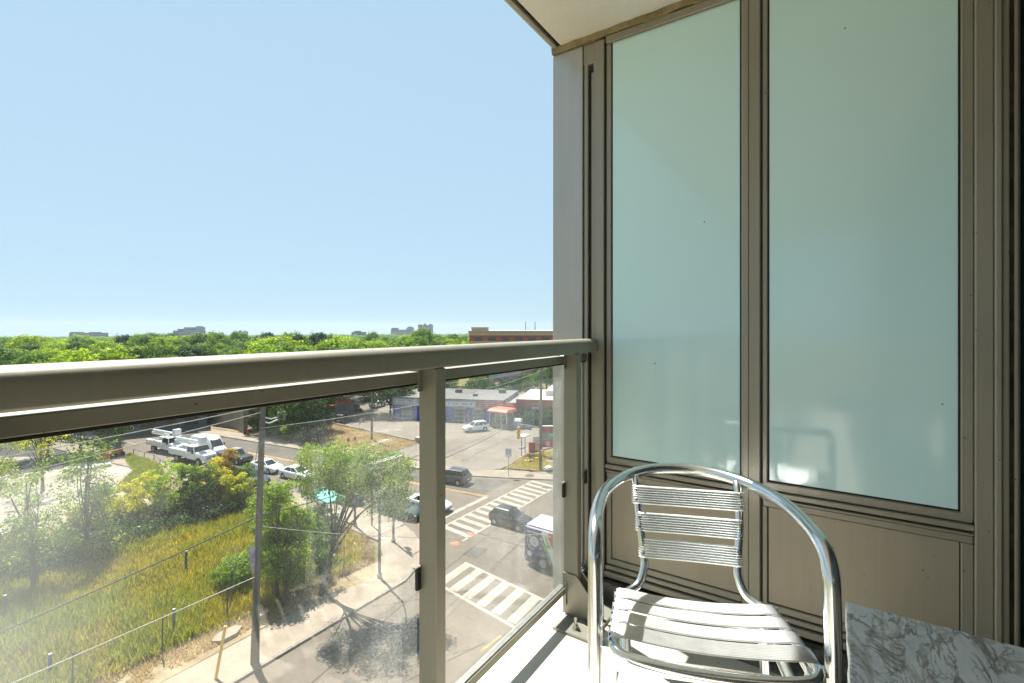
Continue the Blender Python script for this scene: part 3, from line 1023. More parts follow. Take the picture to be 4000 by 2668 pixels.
# the vacant lot and the worn earth along its edge
sheet('vacant_lot', [(-30, 28.2), (14, 28.3), (22, 27.7), (24.6, 28.6), (26.6, 31.4), (27.0, 35.6), (xn(40) - 3.0, 40), (xn(58) - 3.1, 58), (-30, 59)], 0.14, 'earth')
sheet('bare_earth', [(-30, 27.8), (8, 28.0), (13, 28.05), (18, 28.1), (23.2, 27.2), (24.6, 28.9), (21, 29.2), (17, 29.8), (13.5, 30.2), (9, 30.4), (-30, 30.8)], 0.158, 'dry_soil')
sheet('verge', [(46.6, 52.6), (53.4, 52.8), (53.9, 54.4), (55.6, 80), (50, 100), (xf(100) + 2.95, 100), (xf(52) + 3.1, 53.5)], 0.156, 'dry_soil')
sheet('verge', [(50.2, 34.4), (57.5, 35.5), (62, 33), (62, 28.0), (54.5, 27.9), (52.6, 28.6), (51.2, 31)], 0.158, 'dry_soil')
structure('kerb', MB().tube([(50.6, 34.55, 0.2), (57.6, 35.65, 0.2)], 0.09, 6), 'yellow_line')
# low concrete kerb between verge and car park
k = MB()
for i in range(13):
    y0 = 54.4 + i * 1.98
    x0 = 53.95 + (y0 - 54.4) * 0.066
    k.bbox(x0 - 0.16, x0 + 0.16, y0, y0 + 1.8, 0.1, 0.42, 0.03)
tag(k.build('kerb', 'kerb'), kind='structure')

# painted markings
def mark(name, pts, mat='white_line', z=0.026):
    return sheet(name, pts, z, mat)
def paint(mb, pts, z=0.0265):
    mb.add([(x, y, z) for x, y in pts], [tuple(range(len(pts)))])
# ladder crossing over the avenue
cw = thing('crosswalk', 'worn white ladder crosswalk over the avenue near the corner sign', 'crosswalk', (0, 0, 0))
m = MB(); paint(m, [(32.0, 29.0), (48.3, 29.0), (48.3, 29.2), (32.0, 29.2)]); m.build('edge_line', 'white_line', cw)
m = MB(); paint(m, [(31.2, 25.7), (50.0, 25.7), (50.0, 25.9), (31.2, 25.9)]); m.build('edge_line', 'white_line', cw)
for i in range(14):
    x = 32.4 + i * 1.18
    m = MB(); paint(m, [(x - 0.45, 25.92), (x + 0.12, 25.92), (x + 0.42, 28.98), (x - 0.15, 28.98)], 0.0262); m.build('bar', 'white_line', cw)
cw2 = thing('crosswalk', 'broad white ladder crosswalk over the near street beside the bus', 'crosswalk', (0, 0, 0))
m = MB(); paint(m, [(28.35, 23.3), (28.6, 23.3), (27.2, 13.2), (26.95, 13.2)]); m.build('edge_line', 'white_line', cw2)
m = MB(); paint(m, [(25.05, 23.6), (25.3, 23.6), (23.7, 13.2), (23.45, 13.2)]); m.build('edge_line', 'white_line', cw2)
for i in range(8):
    y = 22.9 - i * 1.32
    o = -0.145 * (22.9 - y)
    m = MB(); paint(m, [(25.22 + o, y - 0.42), (28.42 + o, y - 0.32), (28.42 + o, y + 0.38), (25.22 + o, y + 0.28)], 0.0262); m.build('bar', 'white_line', cw2)
lane = thing('lane_marking', 'white stop bar and lane lines on the avenue', 'road marking', (0, 0, 0))
m = MB(); paint(m, [(32.0, 30.25), (40.7, 30.15), (40.7, 30.65), (32.0, 30.75)]); m.build('stop_bar', 'white_line', lane)
for k in range(14):
    y0 = 33 + k * 8.0
    m = MB(); paint(m, [(xn(y0) + 4.1, y0), (xn(y0) + 4.24, y0), (xn(y0 + 3) + 4.24, y0 + 3), (xn(y0 + 3) + 4.1, y0 + 3)]); m.build('lane_dash', 'white_line', lane)
m = MB(); paint(m, [(xn(31) + 4.1, 31), (xn(31) + 4.25, 31), (xn(50) + 4.25, 50), (xn(50) + 4.1, 50)], 0.0268); m.build('lane_line', 'white_line', lane)
m = MB(); paint(m, [(-70, 18.55), (14, 18.55), (14, 18.7), (-70, 18.7)]); m.build('lane_line', 'white_line', lane)
yl = thing('centre_line', 'orange yellow centre line painted along the avenue', 'road marking', (0, 0, 0))
for off in (0.0, 0.28):
    m = MB(); paint(m, [(40.75 + off, 30.2), (40.87 + off, 30.2), (xf(40) - 4.58 + off, 40), (xf(150) - 4.58 + off, 150), (xf(150) - 4.7 + off, 150), (xf(40) - 4.7 + off, 40)]); m.build('line', 'yellow_line', yl)
m = MB(); paint(m, [(21.2, 16.1), (22.9, 15.95), (22.9, 16.07), (21.2, 16.22)]); m.build('line', 'yellow_line', yl)
# orange survey paint, tar lines, manhole
for (x, y), lab in (((32.7, 26.1), 'orange survey paint blot on the corner of the far crosswalk'), ((30.5, 26.0), 'orange survey paint blot nearest the building')):
    pts = []
    for k in range(14):
        a = 2 * PI * k / 14
        r = 0.34 + 0.16 * mnoise.noise(Vector((x + math.cos(a) * 2, y + math.sin(a) * 2, 0)))
        pts.append((x + r * math.cos(a), y + 1.2 * r * math.sin(a)))
    m = MB(); paint(m, pts, 0.0295)
    tag(m.build('paint_blot', 'orange_mark'), lab, 'paint mark')
def tar(name, pts, w, z, label):
    rings = []
    for i, p in enumerate(pts):
        a, b = pts[max(0, i - 1)], pts[min(len(pts) - 1, i + 1)]
        tx, ty = b[0] - a[0], b[1] - a[1]
        l_ = math.hypot(tx, ty)
        rings.append([(p[0] - ty / l_ * w, p[1] + tx / l_ * w, z), (p[0] + ty / l_ * w, p[1] - tx / l_ * w, z)])
    mb = MB().loft(rings, close=False, cap=False)
    return tag(mb.build(name, 'crack_seal'), label, 'crack')
def wob(p, q, n, s, seed):
    out = []
    for i in range(n + 1):
        t = i / n
        out.append((p[0] + (q[0] - p[0]) * t + s * mnoise.noise(Vector((t * 9, seed, 0))), p[1] + (q[1] - p[1]) * t + s * mnoise.noise(Vector((t * 9, seed, 5)))))
    return out
tar('tar_line', wob((33.0, 30.5), (33.4, 12.6), 20, 0.25, 1), 0.035, 0.0245, 'long dark tar seam crossing the junction between the crosswalks')
tar('tar_line', wob((36.6, 27.5), (37.0, 13), 16, 0.25, 2), 0.03, 0.0245, 'dark tar seam under the black hatchback')
tar('tar_line', wob((20.6, 24.6), (26.0, 20.2), 10, 0.2, 3), 0.03, 0.0245, 'short tar seam near the left end of the near crosswalk')
tar('tar_line', wob((50.5, 45.5), (66.0, 47.5), 18, 0.3, 4), 0.06, 0.156, 'dark tar seam across the car park in front of the white SUV')
tar('tar_line', wob((49.5, 41), (66.0, 43.5), 18, 0.3, 5), 0.06, 0.156, 'dark tar seam across the car park nearer the street')
tar('tar_line', wob((6, 21.5), (22, 16.4), 18, 0.3, 6), 0.03, 0.0245, 'dark tar seam on the near street at the bottom of the picture')
m = MB().cyl((49.2, 30.2, 0.146), 0.55, 0.006, 20)
tag(m.build('manhole_cover', 'iron'), 'round brown manhole cover on the far pavement corner', 'manhole cover')
m = MB().bbox(46.5, 47.3, 26.2, 27.0, 0.021, 0.032, 0.003)
tag(m.build('drain_grate', 'iron'), 'dark square drain grate at the far end of the crosswalk', 'drain')
# ================================================================ VEHICLES
def paint_mat(name, c, metal=0.0):
    return pm(name, c, rough=0.32, metal=metal, var=0.03, scale=3, coat=0.6)
paint_mat('car_white', (0.72, 0.73, 0.73))
paint_mat('car_black', (0.016, 0.016, 0.018))
paint_mat('car_grey', (0.055, 0.058, 0.062), 0.3)
paint_mat('car_red', (0.42, 0.03, 0.025))
paint_mat('car_blue', (0.03, 0.045, 0.075), 0.2)
paint_mat('car_green', (0.045, 0.065, 0.06), 0.3)
paint_mat('car_silver', (0.42, 0.40, 0.36), 0.4)
window_glass('car_glass', (0.015, 0.02, 0.022), 0.02)
pm('tyre', (0.014, 0.014, 0.014), rough=0.85)
pm('rim', (0.42, 0.42, 0.42), rough=0.35, metal=0.7)
pm('arch', (0.008, 0.008, 0.008), rough=0.9)
pm('lamp_red', (0.45, 0.015, 0.015), rough=0.2)
pm('lamp_clear', (0.75, 0.76, 0.76), rough=0.12)
pm('trim', (0.02, 0.02, 0.02), rough=0.5)

def body_ring(x, zb, zt, hw, n=0):
    h = zt - zb
    half = [(hw * 0.86, zb), (hw * 0.97, zb + 0.08 * h), (hw, zb + 0.30 * h), (hw * 1.0, zb + 0.58 * h), (hw * 0.965, zb + 0.86 * h), (hw * 0.90, zt - 0.01 * h), (hw * 0.5, zt + 0.012)]
    return [(x, y, z) for y, z in half] + [(x, -y, z) for y, z in reversed(half)]

CARS = {
    # body stations (x, z bottom, z top, half width); greenhouse: base rear/front, roof rear/front, base z, roof z, base hw, roof hw
    'sedan': dict(st=[(-2.32, .42, .84, .62), (-2.24, .30, 1.0, .80), (-1.75, .22, 1.03, .885), (-.9, .2, .98, .90), (0, .2, .95, .905), (1.0, .2, .93, .90), (1.55, .21, .88, .885), (2.05, .25, .78, .83), (2.26, .34, .68, .72), (2.34, .44, .58, .58)], gh=(-1.78, 1.12, -.85, .18, .93, 1.45, .80, .585), wb=(1.38, -1.34), r=.325, pil=(-.15,)),
    'hatch': dict(st=[(-1.98, .40, .92, .70), (-1.92, .28, 1.02, .82), (-1.5, .22, 1.0, .875), (-.7, .2, .98, .885), (0, .2, .96, .89), (.9, .2, .96, .885), (1.4, .21, .91, .87), (1.8, .25, .82, .81), (2.0, .34, .70, .70), (2.08, .46, .60, .55)], gh=(-1.93, 1.0, -1.45, .12, .95, 1.52, .79, .60), wb=(1.28, -1.28), r=.32, pil=(-.1, -1.0)),
    'suv': dict(st=[(-2.2, .48, 1.02, .76), (-2.14, .32, 1.12, .86), (-1.6, .26, 1.09, .91), (-.7, .25, 1.06, .92), (0, .25, 1.05, .92), (.95, .25, 1.06, .915), (1.5, .26, 1.02, .90), (1.95, .30, .94, .85), (2.18, .38, .82, .76), (2.26, .50, .70, .62)], gh=(-2.1, 1.05, -1.72, .25, 1.04, 1.67, .82, .66), wb=(1.35, -1.33), r=.355, pil=(-.05, -1.05)),
    'pickup': dict(st=[(-2.75, .55, 1.02, .84), (-2.7, .42, 1.08, .90), (-1.2, .36, 1.08, .93), (-.3, .35, 1.08, .93), (.6, .35, 1.09, .93), (1.5, .36, 1.10, .92), (2.2, .38, 1.08, .90), (2.6, .42, 1.0, .86), (2.72, .55, .86, .76)], gh=(-.95, 1.3, -.72, .55, 1.07, 1.80, .85, .70), wb=(1.75, -1.75), r=.39, pil=(.1,)),
}
def wheel_parts(par, x, y, r, w=0.2, arch=True):
    s = 1 if y > 0 else -1
    if arch:
        MB().tube([(x, y - s * 0.30, r + 0.03), (x, y + s * 0.006, r + 0.03)], r * 1.17, 20).build('wheel_arch', 'arch', par)
    t = MB().loft([[(x + rr * math.cos(2 * PI * k / 20), y + s * yy, r + rr * math.sin(2 * PI * k / 20)) for k in range(20)] for yy, rr in ((-w + 0.03, r * 0.9), (-w + 0.05, r), (-0.02, r), (0.014, r * 0.93), (0.016, r * 0.68), (0.0, r * 0.66))], cap=False).build('wheel', 'tyre', par, True)
    rim = MB()
    rim.cyl((x, y + s * 0.0, r), r * 0.60, s * 0.008, 18, 'y')
    for k in range(5):
        a = 2 * PI * k / 5 + 0.3
        c, sn = math.cos(a), math.sin(a)
        px, pz = -sn * r * 0.09, c * r * 0.09
        rim.add([(x + px, y + s * 0.016, r + pz), (x - px, y + s * 0.016, r - pz), (x + c * r * .64 - px * 1.3, y + s * 0.019, r + sn * r * .64 - pz * 1.3), (x + c * r * .64 + px * 1.3, y + s * 0.019, r + sn * r * .64 + pz * 1.3)], [(0, 1, 2, 3)])
    rim.build('rim', 'rim', t)
    return t

def panel(par, name, q, mat, off=0.004, inset=0.08, lo=None):
    """Flat panel laid on the quad q, drawn in from its edges and raised along its normal."""
    q = [Vector(p) for p in q]
    c = sum(q, Vector()) / 4
    n = (q[1] - q[0]).cross(q[3] - q[0]).normalized()
    if lo is not None and n.dot(Vector(lo)) < 0:
        n = -n
    ins = []
    for i in range(4):
        e1 = (q[(i + 1) % 4] - q[i]).normalized()
        e2 = (q[(i - 1) % 4] - q[i]).normalized()
        ins.append(q[i] + (e1 + e2) * inset + n * off)
    base = [p - n * (off + 0.002) for p in ins]
    return MB().loft([base, ins]).build(name, mat, par)

def make_car(kind, paint, label, loc, rz, cat='car', group=None, roof=None, name=None):
    P_ = CARS[kind]
    nm = name or {'sedan': 'parked_sedan', 'hatch': 'hatchback', 'suv': 'suv', 'pickup': 'pickup_truck'}[kind]
    t = thing(nm, label, cat, loc, rz, group)
    rings = [body_ring(*s) for s in P_['st']]
    MB().loft(rings).build('body', paint, t, True)
    b0, b1, r0, r1, zb, zr, hb, hr = P_['gh']
    def gring(x_b, x_r, s):
        return
    # greenhouse hull (pillars and roof), slightly domed
    base = [(b0, hb), (b1, hb * .97), (b1, -hb * .97), (b0, -hb)]
    A = [(b0, hb * .96, zb - .06), (b1, hb * .93, zb - .06), (b1, -hb * .93, zb - .06), (b0, -hb * .96, zb - .06)]
    R = [(r0, hr, zr - .03), (r1, hr * .98, zr - .03), (r1, -hr * .98, zr - .03), (r0, -hr, zr - .03)]
    R2 = [(r0 + .06, hr * .86, zr), (r1 - .07, hr * .84, zr + .008), (r1 - .07, -hr * .84, zr + .008), (r0 + .06, -hr * .86, zr)]
    MB().loft([A, R, R2]).build('roof', roof or paint, t, False)
    panel(t, 'windscreen', [A[1], A[2], R[2], R[1]], 'car_glass', 0.006, 0.075, (1, 0, 0))
    panel(t, 'rear_window', [A[3], A[0], R[0], R[3]], 'car_glass', 0.006, 0.09, (-1, 0, 0))
    def at(s, f, up):
        lo = Vector((b0 + (b1 - b0) * f, s * hb * (.96 - .03 * f), zb - .06))
        hi = Vector((r0 + (r1 - r0) * f, s * hr * (1 - .02 * f), zr - .03))
        return lo + (hi - lo) * up
    for s in (1, -1):
        cuts = [0.0] + sorted((p - b0) / (b1 - b0) for p in P_['pil']) + [1.0]
        for f0, f1 in zip(cuts, cuts[1:]):
            panel(t, 'side_window', [at(s, f0, .1), at(s, f1, .1), at(s, f1, .97), at(s, f0, .97)], 'car_glass', 0.006, 0.05, (0, s, 0))
        # door seams, mirror, lamps
        MB().bbox(b1 - .32, b1 - .2, *sorted((s * hb * 1.05, s * (hb + .2))), zb + .02, zb + .15, 0.02).build('mirror', paint, t)
        xr, xfr = P_['st'][1][0], P_['st'][-2][0]
        zt0, zt1 = P_['st'][1][2], P_['st'][-2][2]
        hw0, hw1 = P_['st'][1][3], P_['st'][-2][3]
        yy = sorted((s * (hw0 - .24), s * (hw0 + .025)))
        MB().bbox(xr - .05, xr + .14, yy[0], yy[1], zt0 - .30, zt0 - .10, 0.02).build('tail_lamp', 'lamp_red', t)
        yy = sorted((s * (hw1 - .22), s * (hw1 + .03)))
        MB().bbox(xfr - .12, xfr + .03, yy[0], yy[1], zt1 - .16, zt1 - .03, 0.02).build('headlamp', 'lamp_clear', t)
        for wx in P_['wb']:
            st = min(P_['st'], key=lambda q: abs(q[0] - wx))
            wheel_parts(t, wx, s * (st[3] + 0.004), P_['r'])
        # dark sill along the bottom
        MB().bbox(P_['wb'][1] + .45, P_['wb'][0] - .45, *sorted((s * .6, s * (P_['st'][4][3] * .99))), P_['st'][4][1] - .03, P_['st'][4][1] + .07, 0.01).build('sill', 'trim', t)
        MB().bbox(.2, .32, *sorted((s * .86, s * (P_['st'][4][3] + .012))), zb - .16, zb - .13, 0.004).build('door_handle', paint, t)
    f = P_['st'][-1]
    MB().bbox(f[0] - .10, f[0] + .02, -.52, .52, f[1] - .06, f[1] + .06, 0.02).build('grille', 'trim', t)
    r = P_['st'][0]
    MB().bbox(r[0] - .012, r[0] + .05, -.26, .26, r[1] + .12, r[1] + .25, 0.004).build('number_plate', 'car_white', t)
    MB().bbox(r[0] - .03, r[0] + .15, -.66, .66, r[1] - .10, r[1] + .06, 0.03).build('bumper', 'trim', t)
    if kind == 'suv':
        for s in (1, -1):
            MB().tube([(r0 + .15, s * hr * .88, zr + .03), (r1 - .1, s * hr * .86, zr + .04)], .018, 6).build('roof_rail', 'rim', t, True)
    if kind == 'pickup':
        MB().box(-2.6, -1.05, -.74, .74, 1.085, 1.10).build('bed_cover', 'trim', t)
    return t

RD = 0.02
AZ = -PI / 2 + 0.12          # heading of the avenue's lanes towards the crossing
# moving and waiting cars on the avenue
make_car('hatch', 'car_black', 'black hatchback driving over the far crosswalk', (36.2, 24.2, RD), -PI / 2)
make_car('suv', 'car_grey', 'dark grey SUV seen from behind on the far side of the avenue', (42.4, 36.6, RD), PI / 2 + 0.14)
make_car('sedan', 'car_white', 'white sedan waiting at the stop bar, half behind the railing post', (34.9, 33.1, RD), AZ)
make_car('sedan', 'car_green', 'dark green sedan at the kerb beside the street corner', (32.2, 34.2, RD), AZ)
make_car('suv', 'car_black', 'black car waiting behind the dark green sedan near the bus shelter', (31.4, 41.6, RD), AZ)
make_car('suv', 'car_blue', 'dark SUV in the avenue hidden behind the feathery tree', (34.0, 44.5, RD), AZ)
make_car('sedan', 'car_white', 'white sedan half hidden by the feathery tree crown', (33.3, 53.0, RD), AZ)
make_car('sedan', 'car_white', 'white sedan with dark windscreen just right of the wooden pole', (32.9, 58.8, RD), AZ)
make_car('sedan', 'car_blue', 'dark blue car in the kerb lane behind the wooden pole', (29.4, 55.6, RD), AZ)
make_car('sedan', 'car_black', 'black sedan in the kerb lane below the tan pickup', (29.0, 62.6, RD), AZ)
make_car('pickup', 'car_black', 'dark pickup truck with tan bonnet in the avenue queue', (32.8, 66.4, RD), AZ, 'pickup truck', None, 'car_silver')
# car park of the garage
make_car('suv', 'car_white', 'white SUV parked in front of the blue garage', (65.2, 50.9, 0.155), math.radians(152))
make_car('suv', 'car_black', 'black car parked against the red roofed container', (57.6, 76.2, 0.155), 0.4)
make_car('sedan', 'car_white', 'white car parked beyond the garage corner', (72.6, 84.5, 0.155), 0.3)
make_car('sedan', 'car_white', 'white car seen at the end of the handrail by the post', (88.0, 96.0, 0.0), 0.4)
make_car('sedan', 'car_red', 'red car parked far behind the garage', (84.8, 97.5, 0.0), 0.2)
make_car('suv', 'car_grey', 'dark car parked beside the white car beyond the garage', (69.8, 90.0, 0.155), 0.3)
make_car('sedan', 'car_black', 'black car parked between the container and the pole', (64.6, 83.5, 0.155), -0.5)
make_car('suv', 'car_blue', 'dark blue car parked under the small bright tree', (66.8, 87.0, 0.155), -0.5)
make_car('sedan', 'car_grey', 'dark grey car parked beside the red car', (80.5, 93.0, 0.0), 0.3)
# side lot behind the yard
make_car('pickup', 'car_black', 'black pickup parked beyond the yard under the railing', (25.0, 97.0, 0.06), -1.2, 'pickup truck')
make_car('pickup', 'car_blue', 'dark blue pickup parked beyond the yard beside the black one', (28.6, 99.5, 0.06), -1.2, 'pickup truck')

# ---------------------------------------------------------------- white van
def make_van(label, loc, rz):
    t = thing('van', label, 'van', loc, rz)
    st = [(-2.9, .5, 2.45, .90), (-2.82, .35, 2.60, .98), (-1.0, .32, 2.66, 1.0), (.9, .32, 2.64, 1.0), (1.35, .32, 2.45, .98), (1.95, .33, 1.62, .97), (2.15, .33, 1.38, .97), (2.75, .36, 1.12, .92), (2.92, .45, .9, .80)]
    rings = []
    for x, zb, zt, hw in st:
        h = zt - zb
        half = [(hw * .9, zb), (hw, zb + .2), (hw, zb + .5 * h), (hw * .95, zb + .85 * h), (hw * .82, zt - .03), (hw * .4, zt)]
        rings.append([(x, y, z) for y, z in half] + [(x, -y, z) for y, z in reversed(half)])
    MB().loft(rings).build('body', 'car_white', t, True)
    panel(t, 'windscreen', [(2.12, .84, 1.40), (2.12, -.84, 1.40), (1.37, -.76, 2.36), (1.37, .76, 2.36)], 'car_glass', 0.03, 0.06, (1, 0, .6))
    for s in (1, -1):
        panel(t, 'side_window', [(.55, s * 1.0, 1.35), (1.75, s * .985, 1.35), (1.32, s * .93, 2.0), (.55, s * .94, 2.0)], 'car_glass', 0.02, 0.04, (0, s, 0))
        for wx in (1.85, -1.75):
            wheel_parts(t, wx, s * .985, .36)
        MB().bbox(2.72, 2.90, *sorted((s * .55, s * .88)), .84, 1.04, .02).build('headlamp', 'lamp_clear', t)
        MB().bbox(1.62, 1.74, *sorted((s * 1.0, s * 1.22)), 1.35, 1.68, .02).build('mirror', 'trim', t)
    MB().bbox(2.80, 2.95, -.5, .5, .5, .8, .02).build('grille', 'trim', t)
    return t
make_van('white high roof van in the queue behind the bucket truck', (32.6, 73.2, RD), AZ)

# ---------------------------------------------------------------- bucket trucks
def make_bucket_truck(label, loc, rz, full=True):
    t = thing('bucket_truck', label, 'truck', loc, rz)
    MB().box(-4.2, 2.6, -.42, .42, .62, .86).build('chassis', 'trim', t)
    MB().loft([body_ring(x, zb, zt, hw) for x, zb, zt, hw in ((1.35, .62, 1.62, 1.02), (1.5, .6, 1.64, 1.03), (2.6, .6, 1.50, .95), (3.05, .62, 1.40, .84), (3.15, .68, 1.25, .74))]).build('bonnet', 'car_white', t, True)
    A = [(-.35, 1.08, .75), (1.45, 1.08, .75), (1.45, -1.08, .75), (-.35, -1.08, .75)]
    B = [(-.35, 1.10, 1.62), (1.40, 1.08, 1.62), (1.40, -1.08, 1.62), (-.35, -1.10, 1.62)]
    C_ = [(-.30, .95, 2.36), (.98, .93, 2.36), (.98, -.93, 2.36), (-.30, -.95, 2.36)]
    D_ = [(-.2, .82, 2.42), (.85, .80, 2.43), (.85, -.80, 2.43), (-.2, -.82, 2.42)]
    MB().loft([A, B, C_, D_]).build('cab', 'car_white', t)
    panel(t, 'windscreen', [B[1], B[2], C_[2], C_[1]], 'car_glass', .008, .08, (1, 0, 0))
    for s in (1, -1):
        i = 0 if s > 0 else 3
        j = 1 if s > 0 else 2
        panel(t, 'side_window', [B[i], B[j], C_[j], C_[i]], 'car_glass', .008, .09, (0, s, 0))
        MB().bbox(3.02, 3.17, *sorted((s * .5, s * .80)), 1.0, 1.22, .02).build('headlamp', 'lamp_clear', t)
        MB().bbox(1.35, 1.45, *sorted((s * 1.2, s * 1.42)), 1.6, 2.0, .02).build('mirror', 'trim', t)
        MB().bbox(-4.4, -.5, *sorted((s * .62, s * 1.12)), .95, 1.75, .03).build('tool_locker', 'car_white', t)
        for k in range(3):
            MB().bbox(-4.2 + k * 1.25, -3.1 + k * 1.25, *sorted((s * 1.10, s * 1.135)), 1.05, 1.68, .008).build('locker_door', 'car_white', t)
        for wx in (2.15, -2.6):
            wheel_parts(t, wx, s * 1.06, .48, .28)
    MB().box(-4.4, -.45, -.62, .62, .90, 1.02).build('deck', 'trim', t)
    MB().bbox(3.05, 3.19, -.55, .55, .85, 1.22, .02).build('grille', 'rim', t)
    MB().bbox(3.0, 3.32, -1.05, 1.05, .5, .72, .04).build('bumper', 'car_white', t)
    MB().tube([(-1.1, 0, 1.0), (-1.1, 0, 2.0)], [.32, .26], 14).build('turret', 'car_white', t, True)
    MB().bbox(-4.8, -.7, -.17, .17, 2.28, 2.62, .04).build('boom', 'car_white', t)
    MB().bbox(-4.6, .9, -.13, .13, 2.72, 2.98, .04).build('boom', 'car_white', t)
    MB().bbox(-1.45, -.75, -.22, .22, 1.95, 2.75, .05).build('boom_joint', 'car_white', t)
    if full:
        MB().loft([[(x, y, z) for x, y in ((1.0 - e, -.38 + e), (1.75 + e, -.38 + e), (1.75 + e, .38 - e), (1.0 - e, .38 - e))] for z, e in ((2.55, 0.0), (3.5, -.04))]).build('bucket', 'car_white', t)
    return t
make_bucket_truck('white bucket truck with folded boom in front of the van', (29.8, 70.4, RD), AZ)
make_bucket_truck('second white bucket truck standing left behind the first one', (30.1, 78.8, RD), AZ)

# ---------------------------------------------------------------- the bus
pm('bus_purple', (0.045, 0.035, 0.17), rough=0.35, var=0.08, scale=1.2, coat=0.3)
pm('bus_teal', (0.06, 0.25, 0.30), rough=0.4)
pm('bus_green', (0.20, 0.42, 0.06), rough=0.4)
pm('bus_red', (0.55, 0.035, 0.03), rough=0.35, coat=0.3)
pm('bus_white', (0.70, 0.71, 0.69), rough=0.35, coat=0.3)
pm('bus_skirt', (0.045, 0.045, 0.04), rough=0.5)
pm('grey_print', (0.22, 0.25, 0.26), rough=0.5)
bus = thing('bus', 'city bus wrapped in purple, white, green and red at the crosswalk', 'bus', (30.75, 19.35, RD), 0)
# local: x across (0 = kerb side face), -y forward along the bus
def bus_ring(y, i, z0, z1):
    return [(0.10 + i, y, z0), (0.0 + i, y, z0 + 0.15), (0.0 + i, y, 2.62), (0.06 + i, y, 2.92 - i), (0.35, y, z1 - i), (2.2, y, z1 - i), (2.49 - i, y, 2.92 - i), (2.55 - i, y, 2.62), (2.55 - i, y, z0 + 0.15), (2.45 - i, y, z0)]
MB().loft([bus_ring(0.0, .06, .45, 3.0), bus_ring(-.12, 0, .32, 3.02), bus_ring(-11.9, 0, .32, 3.02), bus_ring(-12.0, .06, .45, 3.0)]).build('body', 'bus_purple', bus)
MB().bbox(0.16, 2.39, -11.8, -.12, 3.0, 3.075, .03).build('roof', 'bus_white', bus)
def bside(name, pts, mat, lift):
    """Print on the kerb side: pts = (distance from the rear end, height)."""
    vs = [(-lift, -y, z) for y, z in pts]
    ar = sum(pts[i][0] * pts[(i + 1) % len(pts)][1] - pts[(i + 1) % len(pts)][0] * pts[i][1] for i in range(len(pts)))
    if ar < 0:
        vs = vs[::-1]
    n = len(vs)
    return MB().loft([[(0.002, y, z) for x, y, z in vs], vs]).build(name, mat, bus)
bside('red_panel', [(1.9, 2.60), (11.7, 2.60), (11.7, .62), (3.1, .62)], 'bus_red', .004)
bside('red_band', [(2.1, 2.64), (11.7, 2.64), (11.7, 2.9), (2.0, 2.9)], 'bus_red', .03)
bside('white_stripe', [(1.55, 2.60), (1.95, 2.60), (3.15, .62), (2.45, .62)], 'bus_white', .006)
bside('white_stripe', [(1.52, 2.64), (2.1, 2.64), (2.0, 2.9), (1.55, 2.9)], 'bus_white', .032)
bside('green_stripe', [(1.74, 2.60), (1.86, 2.60), (2.35, 1.74), (2.1, 1.80), (2.0, 1.86)], 'bus_green', .008)
bside('green_bolt', [(1.58, 2.0), (1.80, 1.84), (2.02, 1.90), (2.18, 1.78), (1.92, 1.74), (2.34, .66), (2.22, .64)], 'bus_green', .010)
bside('pale_line', [(.25, 2.60), (11.7, 2.60), (11.7, 2.64), (.25, 2.64)], 'bus_white', .012)
bside('pale_line', [(.25, 2.9), (11.7, 2.9), (11.7, 2.925), (.25, 2.925)], 'bus_white', .034)
def disc(cx, cz, r, n=22):
    return [(cx + r * math.cos(2 * PI * k / n), cz + r * math.sin(2 * PI * k / n)) for k in range(n)]
bside('badge_rim', disc(.88, 1.96, .44), 'bus_teal', .007)
badge = bside('badge', disc(.88, 1.96, .37), 'bus_white', .010)
lettering('ZERO', .25, 'grey_print', bus, (-.0125, -.88, 2.08), (PI / 2, 0, -PI / 2))
for z, w in ((1.90, .24), (1.82, .27), (1.74, .2)):
    bside('badge_text_line', [(.88 - w, z - .018), (.88 + w, z - .018), (.88 + w, z + .018), (.88 - w, z + .018)], 'grey_print', .0125)
for tri in ([(.52, 2.48), (.40, 2.27), (.50, 2.12), (.58, 2.25)], [(1.10, 2.53), (.94, 2.45), (1.20, 2.44)], [(1.48, 2.38), (1.31, 2.24), (1.66, 2.22)]):
    bside('white_peak', tri, 'bus_white', .007)
for cx, cz in ((1.42, 1.54), (1.64, 1.08), (.48, 1.58)):
    bside('green_leaf', [(cx - .13, cz + .02), (cx, cz + .12), (cx + .04, cz + .03), (cx + .14, cz - .08), (cx - .02, cz - .10)], 'bus_green', .007)
for z in (1.44, 1.36):
    bside('text_line', [(.38, z - .015), (.95, z - .015), (.95, z + .015), (.38, z + .015)], 'bus_white', .007)
bside('round_vent', disc(.46, .97, .19, 16), 'bus_white', .014)
bside('skirt', [(.1, .60), (11.9, .60), (11.9, .33), (.1, .33)], 'bus_skirt', .016)
bside('wheel_housing', [(1.05, .33), (1.05, .62), (1.22, .92), (1.98, .92), (2.15, .62), (2.15, .33)], 'bus_skirt', .02)
for wy in (-1.62, -8.6):
    for s, x in ((1, 0.0), (-1, 2.55)):
        tw = MB().tube([(x - s * .03, wy, .48), (x + s * .28, wy, .48)], .48, 22).build('wheel', 'tyre', bus, True)
        rm = MB().cyl((x - s * .032, wy, .48), .29, -s * .012, 20, 'x')
        rm.cyl((x - s * .04, wy, .48), .09, -s * .05, 10, 'x')
        rm.build('rim', 'rim', tw, True)
        for k in range(8):
            a = 2 * PI * k / 8
            MB().cyl((x - s * .0445, wy + .19 * math.cos(a), .48 + .19 * math.sin(a)), .035, -s * .002, 8, 'x').build('rim_hole', 'trim', tw)
for k in range(6):
    y0 = 3.4 + k * 1.35
    bside('window', [(y0, 1.45), (y0 + 1.25, 1.45), (y0 + 1.25, 2.5), (y0, 2.5)], 'car_glass', .02)
